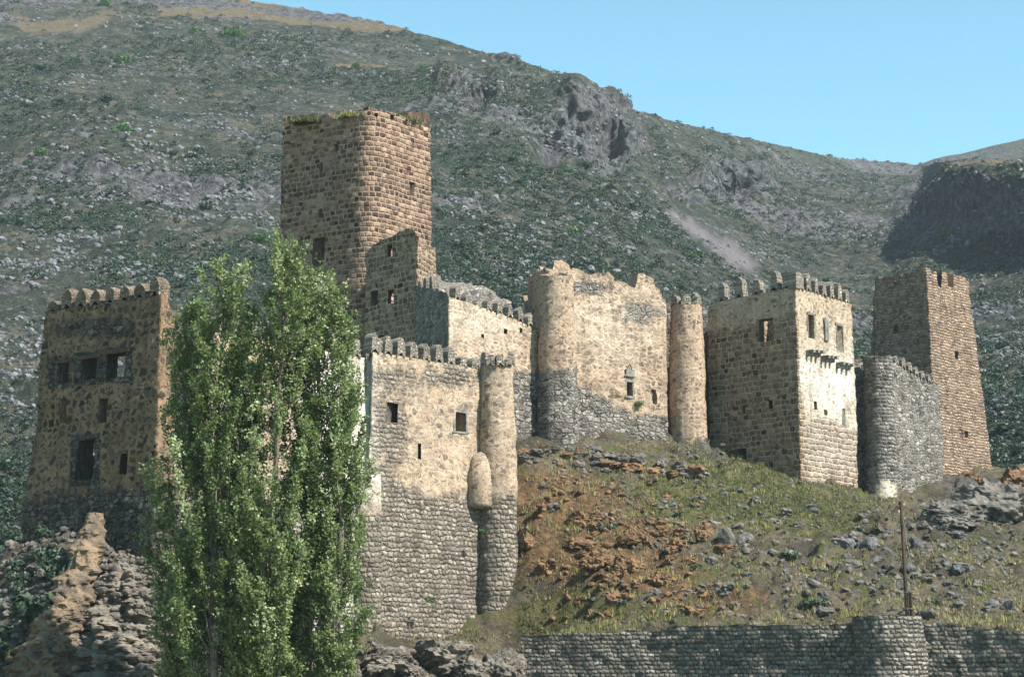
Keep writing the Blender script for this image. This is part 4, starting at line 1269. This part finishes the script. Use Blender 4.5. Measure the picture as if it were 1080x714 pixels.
for k in range(60):
    px_, py_ = random.gauss(655, 60), random.gauss(585, 38)
    if not (556 < px_ < 800 and 505 < py_ < 655):
        continue
    rr_ = random.uniform(4, 13)
    o = outcrop(px_, py_, rr_, rr_ * random.uniform(.55, .95), 360 + k, M['redrock'], 'lumpy rust coloured rock on the orange part of the slope', 0, sub=4, rough=.22)
    o['group'] = 'lumps of rusty rock on the slope'
for k in range(95):
    px_, py_ = random.uniform(690, 1075), random.uniform(528, 650)
    if py_ < 500 + (px_ - 700) * .2:
        continue
    rr_ = random.uniform(3, 9)
    o = outcrop(px_, py_, rr_, rr_ * random.uniform(.45, .8), 430 + k, M['rock' if k % 3 else 'darkrock'], 'half buried grey rock on the lower slope', 0, sub=3, rough=.15)
    o['group'] = 'half buried rocks on the lower slope'
outcrop(470, 698, 38, 22, 308, M['palerock'], 'grey crag below the middle of the front bastion', 0)
outcrop(530, 708, 26, 22, 309, M['palerock'], 'grey crag below the round corner tower of the bastion', 0)
outcrop(410, 700, 34, 18, 310, M['palerock'], 'brown grey crag under the left corner of the bastion', 0)
outcrop(500, 712, 22, 18, 311, M['palerock'], 'small grey crag at the bottom edge between two larger ones', -1)
# crag under the left tower
RIBS = []
def crag(pts, seed, mat, name, lab, flat=.9):
    """a rib of rock along pixel stations (px, py, Y, radius px)"""
    n, V = 64, []
    P_ = [(np.array(W(a, b, c)), r_ * c / F) for a, b, c, r_ in pts]
    m_ = 110
    ts_ = np.linspace(0, len(P_) - 1, m_)
    for q in ts_:
        k = min(int(q), len(P_) - 2)
        f_ = q - k
        c_0 = P_[k][0] * (1 - f_) + P_[k + 1][0] * f_
        r_ = P_[k][1] * (1 - f_) + P_[k + 1][1] * f_
        if q == ts_[0]:
            r_ *= .05
        for j in range(n + 1):
            a = 2 * math.pi * j / n
            V.append((c_0[0] + r_ * math.cos(a), c_0[1] + r_ * flat * math.sin(a), c_0[2]))
    V = np.array(V)
    cxy = np.repeat(V.reshape(m_, n + 1, 3).mean(1), n + 1, 0)
    rel = V - cxy
    dsp = .55 * (ridged(V[:, 0] / 1.6, V[:, 1] / 1.6, V[:, 2] / 1.3, 4, seed) - .45) + .2 * fbm(V[:, 0] / .6, V[:, 1] / .6, V[:, 2] / .5, 3, seed)
    w1, w2, wr = worley(V[:, 0] * 1.1 + V[:, 1] * .5, V[:, 2] * 1.3, seed)
    x1, x2, xr = worley(V[:, 0] * 2.9 + V[:, 1], V[:, 2] * 3.3, seed + 1)
    dsp = dsp +   .28 * (wr - .5) * sstep(0, .12, w2 - w1) + .16 * (xr - .5) * sstep(0, .12, x2 - x1)
    V = V + rel * dsp[:, None] * 1.1
    V = V.reshape(m_, n + 1, 3)
    V[:, -1] = V[:, 0]
    RIBS.append(V.reshape(-1, 3))
    o = mesh_np(name, V.reshape(-1, 3), grid_quads(m_, n + 1)[:, ::-1], mat, smooth=False)
    return tag(o, lab, 'rock')
crag([(99, 540, 114.5, 8), (96, 565, 113.6, 14), (86, 600, 112.2, 17), (70, 640, 110.6, 22), (52, 680, 109.0, 27), (38, 730, 107.6, 34)], 401, M['tuff'], 'rock_rib', 'orange brown rib of rock climbing to the foot of the brown tower')
crag([(140, 598, 113.2, 24), (140, 620, 112.6, 36), (138, 660, 111.4, 44), (130, 700, 109.6, 52), (128, 735, 108.4, 60)], 403, M['palerock'], 'rock_rib', 'pale broken crag right of the orange rib, beside the poplars')
crag([(14, 622, 118, 24), (8, 645, 117, 40), (0, 690, 115, 60), (-5, 735, 113, 75)], 405, M['darkrock'], 'rock_rib', 'overgrown crag, coloured dark for shade, left of the orange rib, below the brown tower')  # rock colour darkened, standing in for shade on its left-facing side

# countable loose boulders on the slope, and the finer rubble as one mass
lab_b = 'small loose grey stone lying on the slope below the castle'
cand = []
while len(cand) < 230:
    px, py = random.uniform(552, 1090), random.uniform(485, 662)
    wgt = .25 + gauss(px, py, 980, 590, 110, 40) + gauss(px, py, 690, 510, 90, 25) * .6 + gauss(px, py, 620, 490, 80, 16)
    if random.random() < wgt * .7:
        cand.append((px, py))
for k, (px, py) in enumerate(cand):
    if gauss(px, py, 845, 500, 60, 20) > .6 or py < 470 + max(0, (px - 700)) * .22:
        continue
    p = on_ground(px, py)
    s_ = random.uniform(.14, .34) * (1.6 if random.random() < .12 else 1)
    red = gauss(px, py, 655, 590, 100, 55) > random.random()
    me = random.choice(red_rocks if red else (grey_rocks if random.random() < .7 else dark_rocks))
    place('rock' if red else 'stone', me, p + Vector((0, 0, .05)), (s_ * random.uniform(.9, 1.5), s_, s_ * random.uniform(.6, 1)), (random.uniform(-.4, .4), random.uniform(-.4, .4), random.uniform(0, 6)),
          'small rusty brown rock on the orange part of the slope' if red else lab_b, 'stone', 'rusty rocks on the slope' if red else 'loose stones on the slope')

def tri_mass(name, pts, scl, mat, lab, sub=1, nvar=8, seed0=500, flat=.75):
    VV, TT, b = [], [], 0
    var = [rock_verts(sub, seed0 + k, 9, .05) for k in range(nvar)]
    for i, (p, s_) in enumerate(zip(pts, scl)):
        V, T = var[i % nvar]
        a = rng.uniform(0, 6.28)
        c, s2 = math.cos(a), math.sin(a)
        V = V * np.array([s_ * rng.uniform(.8, 1.4), s_ * rng.uniform(.8, 1.2), s_ * flat])
        V = np.stack([V[:, 0] * c - V[:, 1] * s2, V[:, 0] * s2 + V[:, 1] * c, V[:, 2]], -1) + p
        VV.append(V)
        TT.append(T + b)
        b += len(V)
    return tag(mesh_np(name, np.concatenate(VV), None, mat, smooth=False, T=np.concatenate(TT)), lab, None, None, 'stuff')
for (k, cnt_, mt_, lo_, lb_) in ((0, 130, 'tuff', .55, 'loose stones on the lower part of the orange rib'), (1, 800, 'palerock', .0, 'broken stones covering the pale crag by the poplars'), (2, 350, 'darkrock', .0, 'stones coloured dark for shade on the crag at the left edge')):
    VV_ = RIBS[k]
    VV_ = VV_[int(len(VV_) * lo_):]
    VV_ = VV_[VV_[:, 1] < VV_[:, 1].mean() + 3]
    tri_mass('rubble', VV_[rng.integers(0, len(VV_), cnt_)] + rng.normal(0, .08, (cnt_, 3)), .06 + .30 * rng.random(cnt_) ** 2.2, M[mt_], lb_, sub=2, seed0=540 + 9 * k)
# rubble on the castle hill
n = 24000
X = rng.uniform(-6, 62, n)
Y = rng.uniform(104, 165, n)
z, og, gr, rm, px, py = ground(X, Y)
keep = (rng.random(n) < .22 + .5 * rm.clip(0, 1) + .3 * gauss(px, py, 1000, 600, 120, 40)) & (px > 550) & (py > 470)
tri_mass('rubble', np.stack([X, Y, z + .02], -1)[keep], (.05 + .22 * rng.random(keep.sum()) ** 3), M['rock'], 'stony rubble strewn over the castle slope')
n = 5000
X = rng.uniform(-34, -1, n)
Y = rng.uniform(104, 121, n)
z, og, gr, rm, px, py = ground(X, Y)
tri_mass('rubble', np.stack([X, Y, z + .05], -1), rng.uniform(.08, .32, n), M['rock'], 'rubble below the crag and the front bastion')
n = 5200
X = rng.uniform(2, 28, n)
Y = rng.uniform(118, 152, n)
z, og, gr, rm, px, py = ground(X, Y)
keep = rng.random(n) < .35 * og * (.3 + .8 * (fbm(X / 3, Y / 3, 0, 3, 5) > 0))
tri_mass('rubble', np.stack([X, Y, z + .03], -1)[keep], rng.uniform(.08, .3, keep.sum()), M['redrock'], 'rusty brown rubble of the orange part of the slope', sub=2)

# ------------------------------------------------------------------ grass on the castle slope
def blades(name, X, Y, Z, h, mat, lab, kind='stuff', nb=5, wid=.035, parent=None, tintf=None):
    n = len(X)
    rp = np.repeat(np.arange(n), nb)
    a = rng.uniform(0, 6.28, n * nb)
    hh_ = h[rp] * rng.uniform(.5, 1.1, n * nb)
    bx = X[rp] + rng.normal(0, .09, n * nb)
    by = Y[rp] + rng.normal(0, .09, n * nb)
    bz_ = Z[rp] - .04
    lean = rng.uniform(.1, .5, n * nb) * hh_
    la = rng.uniform(0, 6.28, n * nb)
    dx, dy = np.cos(a) * wid, np.sin(a) * wid
    V = np.stack([np.stack([bx - dx, by - dy, bz_], -1), np.stack([bx + dx, by + dy, bz_], -1), np.stack([bx + np.cos(la) * lean, by + np.sin(la) * lean, bz_ + hh_], -1)], 1).reshape(-1, 3)
    T = np.arange(n * nb * 3).reshape(-1, 3)
    tn = np.clip((tintf[rp] if tintf is not None else .5) + rng.normal(0, .22, n * nb), 0, 1)
    o = mesh_np(name, V, None, mat, parent, False, None, {'tint': np.repeat(tn, 3)}, T)
    if lab:
        tag(o, lab, None, None, kind)
    return o
n = 120000
X = rng.uniform(-2, 62, n)
Y = rng.uniform(108, 162, n)
z, og, gr, rm, px, py = ground(X, Y)
nzg = fbm(X / 3, Y / 3, 0, 4, 91)
keep = (rng.random(n) < np.clip(.32 + gr * .9 + .6 * nzg - .35 * rm.clip(0, 1), .04, 1) * .75) & (px > 548) & (py > 468)
blades('grass', X[keep], Y[keep], z[keep], rng.uniform(.12, .34, keep.sum()), M['grass'], 'short green and straw grass on the castle slope', tintf=np.clip(.75 - .5 * gr[keep] + .3 * nzg[keep], 0, 1))

n = 9000
X = rng.uniform(-2, 62, n)
Y = rng.uniform(108, 160, n)
z, og, gr, rm, px, py = ground(X, Y)
nzg = fbm(X / 2, Y / 2, 0, 4, 96)
keep = (rng.random(n) < np.clip(.1 + .9 * nzg + .25 * og, 0, 1)) & (px > 548) & (py > 475)
blades('grass', X[keep], Y[keep], z[keep], rng.uniform(.28, .62, keep.sum()), M['drygrass'], 'taller dry straw tufts on the castle slope', nb=9, wid=.03, tintf=rng.uniform(.2, 1, keep.sum()))
n = 16000
X = rng.uniform(-14, 1.5, n)
Y = rng.uniform(112, 132, n)
z, og, gr, rm, px, py = ground(X, Y)
keep = (rng.random(n) < np.clip(.15 + 1.2 * fbm(X / 2.2, Y / 2.2, 0, 4, 93), 0, 1)) & (px > 372) & (py > 655)
blades('grass', X[keep], Y[keep], z[keep], rng.uniform(.12, .36, keep.sum()), M['grass'], 'straw grass between the rocks under the front bastion', tintf=np.full(keep.sum(), .75))
# ------------------------------------------------------------------ bushes
def bush_mesh(name, seed, mat, nl=150, leaf=.2):
    r_ = np.random.default_rng(seed)
    k = r_.integers(3, 6)
    cs = r_.normal(0, .42, (k, 3)) * np.array([1, 1, .35]) + np.array([0, 0, .45])
    rs = r_.uniform(.4, .62, k)
    which = r_.integers(0, k, nl)
    d = r_.normal(size=(nl, 3))
    d /= np.linalg.norm(d, axis=1)[:, None]
    rad = r_.uniform(.55, 1.05, nl) ** .6
    c = cs[which] + d * (rs[which] * rad)[:, None]
    c[:, 2] = np.maximum(c[:, 2], -.1)
    nn = d + r_.normal(0, .6, (nl, 3))
    nn /= np.linalg.norm(nn, axis=1)[:, None]
    a = np.cross(nn, r_.normal(size=(nl, 3)))
    a /= np.linalg.norm(a, axis=1)[:, None]
    b = np.cross(nn, a)
    s_ = leaf * r_.uniform(.6, 1.3, nl)[:, None]
    V = np.stack([c - a * s_, c - b * s_ * .6, c + a * s_, c + b * s_ * .6], 1).reshape(-1, 3)
    tn = np.repeat(np.clip(r_.normal(.42, .25, nl), 0, 1), 4)
    o = mesh_np(name, V, np.arange(nl * 4).reshape(-1, 4), mat, None, False, None, {'tint': tn})
    col.objects.unlink(o)
    return o.data, V, tn
dark_b = [bush_mesh('bush', 600 + k, M['bush'], 170, .22) for k in range(6)]
green_b = [bush_mesh('bush', 620 + k, M['green_bush'], 260, .17) for k in range(4)]
small_b = [bush_mesh('bush', 640 + k, M['bush'], 26, .36) for k in range(8)]
# hill sampling: random cells of the mountain grid, seen evenly in the picture
jr, ir = np.meshgrid(np.arange(NR), np.arange(NC), indexing='ij')
vis = ((cols[None] > -160) & (cols[None] < 1240) & (hp > -60) & (hp < 600))
cells = np.stack([jr[vis], ir[vis]], -1)
dens = np.clip(.6 + .75 * fbm(HX / 26, HY / 26, 0, 4, 95) - 1.0 * scree - .95 * straw - .8 * np.clip(cliff, 0, 1), .02, 1) * (1 - .75 * sstep(.90, .97, ts)[:, None])
def pick(n, wmap):
    p = wmap[cells[:, 0], cells[:, 1]]
    p = p / p.sum()
    k = rng.choice(len(cells), n, replace=False, p=p)
    j, i = cells[k, 0], cells[k, 1]
    return np.stack([HX[j, i], HY[j, i], HZ[j, i]], -1), HY[j, i]
pts, yy = pick(300, dens * (hy < 520))
for p, y_ in zip(pts, yy):
    s_ = random.uniform(.9, 2.0)
    place('bush', random.choice(dark_b)[0], p - np.array([0, 0, .15]), (s_ * random.uniform(.9, 1.3), s_, s_ * random.uniform(.7, 1.0)), (0, 0, random.uniform(0, 6)),
          'dark low bush on the mountainside behind the castle', 'bush', 'dark bushes on the mountainside')
for k, (px, py, r_, lab) in enumerate([(242, 38, 12, 'round bright green bush high on the mountain, left of the keep top'), (130, 60, 9, 'bright green bush near the top left of the mountain'), (205, 35, 8, 'small green bush left of the round high one'),
                                       (128, 134, 10, 'bright green bush halfway up the left mountainside'), (40, 165, 8, 'light green bush by the left frame edge'), (110, 10, 9, 'green bush at the top edge of the photo, left'),
                                       (272, 255, 12, 'green bush just left of the keep wall'), (598, 182, 8, 'green bush below the large crag'), (445, 75, 6, 'small green bush on the skyline slope right of the keep'),
                                       (735, 268, 8, 'green bush beside the grey scree tongue'), (375, 70, 7, 'green bush in the straw band above the keep'), (610, 245, 8, 'green bush above the ragged palace wall top'), (1000, 260, 8, 'green bush under the shaded cliff on the right')]):
    d = np.abs(PXg - px) + np.abs(hp - py)
    j, i = np.unravel_index(np.argmin(d), d.shape)
    s_ = r_ * hy[j, i] / F
    place('bush', green_b[k % 4][0], (HX[j, i], HY[j, i], HZ[j, i] - .2 * s_), (s_ * 1.1, s_ * 1.1, s_ * .95), (0, 0, k * 1.3), lab, 'bush')
def bush_mass(name, pts, scl, lab):
    VV, tn, n4 = [], [], 0
    for i, (p, s_) in enumerate(zip(pts, scl)):
        me, V, tt_ = small_b[i % 8]
        VV.append(V * np.array([s_, s_, s_ * .8]) + p)
        tn.append(np.clip(tt_ + rng.normal(0, .15), 0, 1))
    V = np.concatenate(VV)
    return tag(mesh_np(name, V, np.arange(len(V)).reshape(-1, 4), M['bush'], None, False, None, {'tint': np.concatenate(tn)}), lab, None, None, 'stuff')
pts, yy = pick(48000, dens)
bush_mass('scrub', pts, (.28 + .75 * rng.uniform(0, 1, len(pts)) ** 1.8) * (yy / 330) ** .4, 'dark scrub covering the mountainside')
# loose rock of the mountainside
rd = np.clip(.12 + 1.4 * rockm + .5 * np.clip(fbm(HX / 22, HZ / 12, HY / 22, 4, 97), 0, 1) - .8 * straw, .01, 2)
pts, yy = pick(300, rd * nearm * (hy < 520))
hill_rock = [rock_mesh('boulder', 2, 160 + k, M['hillrock'], planes=10) for k in range(6)]
for p, y_ in zip(pts, yy):
    s_ = random.uniform(.45, 1.15)
    place('boulder', random.choice(hill_rock), p - np.array([0, 0, .1]), (s_ * random.uniform(.9, 1.5), s_, s_ * random.uniform(.6, 1.1)), (random.uniform(-.4, .4), random.uniform(-.4, .4), random.uniform(0, 6)),
          'pale grey boulder among scrub on the mountainside', 'boulder', 'boulders on the mountainside')
rcl = np.clip(fbm(HX / 13, HZ / 6, HY / 13, 4, 99) * 1.9 - .15, 0, 1) ** 1.5
pts, yy = pick(25000, nearm * (.04 + rcl * (.4 + rd)) * (1 - .7 * np.clip(cliff, 0, 1)) * (1 - .85 * straw) * (1 - .75 * sstep(.92, .98, ts)[:, None]))
tri_mass('rubble', pts, .17 + .55 * rng.uniform(0, 1, len(pts)) ** 3 * (yy / 330) ** .45, M['hillrock'], 'grey rock debris over the mountainside', sub=1)
# shrubs by the castle
for k, (px, py, Y, r_, lab) in enumerate([(673, 426, 155.6, 5, 'small green plant growing on the palace wall under its hooded window'), (30, 640, 110, 26, 'dark bush on the crag left of the orange rib'), (60, 600, 113.5, 20, 'dark bush under the brown tower base, left of the rib'),
                                          (452, 632, 128.0, 5, 'small green plant growing out of the rubble of the front bastion'), (508, 560, 131.6, 4, 'small green plant in the joint under the half domed turret'),
                                          (8, 690, 109, 28, 'dark bush at the bottom left corner'), (45, 560, 117, 12, 'dark ivy like bush low on the brown tower wall')]):
    p = W(px, py, Y)
    s_ = r_ * Y / F
    place('bush', (green_b if lab.startswith('small') else dark_b)[k % 4][0], p - Vector((0, 0, s_ * .5)), (s_, s_, s_), (0, 0, k * 1.7), lab, 'bush')
sl_pts = [(640, 560), (700, 585), (735, 600), (655, 640), (715, 548), (880, 610), (860, 640), (830, 590), (985, 640), (1010, 610), (990, 560), (775, 600), (600, 575), (905, 560)]
for k, (px, py) in enumerate(sl_pts):
    p = on_ground(px, py)
    s_ = random.uniform(.35, .7)
    place('bush', dark_b[k % 6][0], p, (s_ * 1.3, s_, s_ * .8), (0, 0, k), 'small dark bush on the slope below the castle', 'bush', 'small bushes on the castle slope')
for k in range(34):  # bushes thickened beyond the real growth to darken the shaded crag
    q = k / 33
    px_, py_ = 12 + 52 * random.random() * (1 - .3 * q) + 4, 585 + 128 * q
    Yb = float(np.interp(py_, [585, 620, 645, 690, 714], [117.5, 116.2, 114.5, 111.5, 110.0])) - random.uniform(.6, 1.4)
    p = W(px_, py_, Yb)
    s_ = random.uniform(.5, 1.15)
    place('bush', dark_b[k % 6][0], p - Vector((0, 0, s_ * .45)), (s_ * 1.2, s_, s_), (0, 0, k * 1.1), 'dark bush added to darken the crag at the left edge, below the brown tower', 'bush', 'bushes on the left crag')
# grass on the keep's top
for (px, py, wd, lab) in ((322, 121, 20, 'olive grass tuft on the left edge of the keep top'), (372, 116, 14, 'yellow grass tuft on the keep top, at the rounded corner'), (426, 121, 16, 'green grass tuft on the right side of the keep top')):
    Yk = {322: 162.6, 372: 160.6, 426: 163.4}[px]
    c = W(px, py + 2, Yk)
    n = 420
    X, Y = c.x + rng.normal(0, wd * .038, n), c.y + .9 + rng.normal(0, .4, n)
    o = blades('grass_tuft', X, Y, np.full(n, c.z - .35), rng.uniform(.3, .75, n), M['drygrass' if px == 372 else 'grass'], None, nb=4, wid=.05, tintf=np.full(n, .3))
    tag(o, lab, 'grass tuft')

# ------------------------------------------------------------------ poplars
def poplar(px, top_py, Y, rad, seed, lab, z0=-3.5, leaves=27000, lean=0.0, low=.2, bare=None):
    r_ = np.random.default_rng(seed)
    top = W(px, top_py, Y)
    H = top.z - z0
    bx = top.x + lean
    root = thing('poplar_tree', lab, 'tree', (bx, Y, z0), 'poplars in front of the castle')
    def axis(h):
        f_ = h / H
        return np.array([bx - lean * f_ + .18 * math.sin(f_ * 5 + seed), Y + .2 * math.sin(f_ * 4 + seed * 2), z0 + h])
    tr = MB()
    hs_ = np.linspace(-1.2, H * .97, 26)
    tr.tube([axis(h) for h in hs_], [max(.018, .26 * min(1, 1 - h / H) ** .8) for h in hs_], 7)
    br = MB()
    segs = []
    nbr = 125
    for k in range(nbr):
        f_ = (k + r_.uniform(0, 1)) / nbr
        h0 = low + (H - low) * f_ ** 1.12 * .96
        if bare and bare[0] < f_ < bare[1] and r_.random() < .62:
            continue
        a = r_.uniform(0, 6.28)
        prof = np.interp(f_, [0, .12, .35, .6, .85, 1.0], [.88, 1.0, 1.0, .93, .66, .24])
        out = rad * prof * r_.uniform(.45, 1.22)
        ln = min(out * r_.uniform(1.9, 3.0) + .5, (H - h0) + .3)
        p0 = axis(h0)
        pts_ = []
        for q in np.linspace(0, 1, 6):
            rr_ = out * (q ** .65)
            wv = .12 * math.sin(q * 5 + k)
            ax = axis(min(h0 + ln * q, H))
            pts_.append(np.array([ax[0] + math.cos(a + wv) * rr_, ax[1] + math.sin(a + wv) * rr_, p0[2] + ln * q]))
        br.tube(pts_, [.055 * (1 - f_ * .6) * (1 - q) + .008 for q in np.linspace(0, 1, 6)], 4)
        segs.append((pts_, out, ln, r_.normal(0, .13)))
    tr.build('trunk', M['bark'], root, True)
    br.build('branch', M['bark'], root, True)
    wts = np.array([s_[2] * (.5 + s_[1]) for s_ in segs])
    cnt = (wts / wts.sum() * leaves).astype(int)
    CC, TT = [], []
    for (pts_, out, ln, tn), c_n in zip(segs, cnt):
        # leaves gather on side twigs
        ntw = max(3, c_n // 34)
        q = r_.uniform(.12, 1.0, ntw) ** .8
        A_ = np.array(pts_)
        idx = q * 5
        k0 = np.minimum(idx.astype(int), 4)
        base = A_[k0] * (1 - (idx - k0))[:, None] + A_[k0 + 1] * (idx - k0)[:, None]
        tw = base + r_.normal(0, .34, (ntw, 3)) * np.array([1, 1, .6]) + np.array([0, 0, .22])
        ww = r_.integers(0, ntw, c_n)
        f_ = r_.random(c_n)[:, None]
        CC.append(base[ww] * (1 - f_) + tw[ww] * f_ + r_.normal(0, .095, (c_n, 3)) * np.array([1, 1, 1.5]))
        TT.append(np.clip(.42 + tn + r_.normal(0, .12, ntw)[ww] + r_.normal(0, .16, c_n), 0, 1))
    c = np.concatenate(CC)
    tn = np.concatenate(TT)
    nl = len(c)
    nn = r_.normal(size=(nl, 3)) + np.array([.3, -.3, .35])
    nn /= np.linalg.norm(nn, axis=1)[:, None]
    a = np.cross(nn, r_.normal(size=(nl, 3)))
    a /= np.linalg.norm(a, axis=1)[:, None]
    b = np.cross(nn, a)
    s_ = (.066 * r_.uniform(.5, 1.45, nl))[:, None]
    V = np.stack([c - a * s_, c - b * s_ * .8, c + a * s_ * 1.1, c + b * s_ * .8], 1).reshape(-1, 3)
    mesh_np('crown', V, np.arange(nl * 4).reshape(-1, 4), M['leaf'], root, False, None, {'tint': np.repeat(tn, 4)})
    return root
poplar(203, 326, 100.0, 1.75, 1, 'shortest poplar, at the left of the clump, beside the brown tower', leaves=40000, bare=(.45, .62))
poplar(236, 279, 98.2, 1.98, 2, 'poplar with the second tall crown tip, left of the tallest one', leaves=60000)
poplar(297, 256, 97.2, 2.17, 3, 'tallest poplar, its tip in front of the keep', leaves=62000, bare=(.42, .64))
poplar(335, 283, 99.0, 1.80, 4, 'poplar right of the tallest one, tip just under the keep window', leaves=56000)
poplar(361, 300, 98.0, 1.32, 5, 'rightmost poplar of the clump, against the grey bastion', leaves=40000)
poplar(260, 322, 101.0, 1.23, 6, 'low poplar in the middle of the clump, behind two taller ones', leaves=46000)

# ------------------------------------------------------------------ utility pole and wires
zb_ = s17.top_at(0)
base = Vector((W(957, 650, 110.2).x, 110.2, zb_ - .3))
tp = W(950, 529, 110.2)
t = thing('utility_pole', 'leaning brown wooden utility pole on the rounded wall bulge', 'pole', base)
mb = MB()
mb.tube([base, base.lerp(tp, .5), tp], [.115, .10, .085], 10)
mb.add([tp + Vector((.083 * math.cos(k * .628), .083 * math.sin(k * .628), .0)) for k in range(10)] + [tp + Vector((0, 0, .03))], [], [(10, k, (k + 1) % 10) for k in range(10)])
mb.build('post', M['wood'], t, True)
mb = MB()
sb = base + Vector((.23, -.10, 0))
mb.tube([sb, sb + Vector((-.05, 0, 1.75))], [.11, .10], 8)
mb.build('stub_post', M['wood'], t)
mb = MB()
for k in (.35, 1.3):
    mb.tube([base + Vector((.14, -.06, .4 + k)) + Vector((.3 * math.cos(q * .785), .24 * math.sin(q * .785), 0)) for q in range(9)], .02, 4)
mb.build('wire_lashing', M['wire'], t)
ins = []
for k, (dz, dx) in enumerate(((-.25, .16), (-1.05, .18), (-.65, -.16))):
    p = tp + Vector((dx + .01 * k, -.02, dz))
    mb = MB()
    mb.tube([p + Vector((-dx, 0, -.05)), p + Vector((0, 0, -.05)), p], .025, 5)
    mb.tube([p, p + Vector((0, 0, .06)), p + Vector((0, 0, .15)), p + Vector((0, 0, .18))], [.05, .07, .05, .02], 8)
    mb.build('insulator', M['porcelain'], t)
    ins.append(p + Vector((0, 0, .12)))
def wire(a, b, sag, rad, lab):
    mb = MB()
    mb.tube([a.lerp(b, q) - Vector((0, 0, 4 * sag * q * (1 - q))) for q in np.linspace(0, 1, 24)], rad, 5)
    tag(mb.build('overhead_wire', M['wire'], None, True), lab, 'wire', 'overhead wires')
wire(ins[0], W(1330, 585, 100), .4, .018, 'upper of the two wires running right from the utility pole')
wire(ins[1], W(1330, 600, 100), .5, .018, 'lower of the two wires running right from the utility pole')
wire(tp + Vector((.05, 0, -.7)), W(973, 664, 109.0) , .0, .012, 'thin stay wire dropping from the pole to the wall')

# ------------------------------------------------------------------ the air of the valley
m, nt, bsdf = nt_new('valley_air')
nt.nodes.remove(bsdf)
vol = nt.nodes.new('ShaderNodeVolumePrincipled')
vol.inputs['Color'].default_value = (.80, .90, 1.0, 1)
vol.inputs['Density'].default_value = .00009
nt.links.new(vol.outputs[0], nt.nodes['Material Output'].inputs['Volume'])
mb = MB()
mb.box((0, 1250, 192.6), Vector((1, 0, 0)), Vector((0, 1, 0)), Vector((0, 0, 1)), 2650, 2200, 197.4)
tag(mb.build('haze', m), 'thin blue haze filling the valley air', kind='stuff')
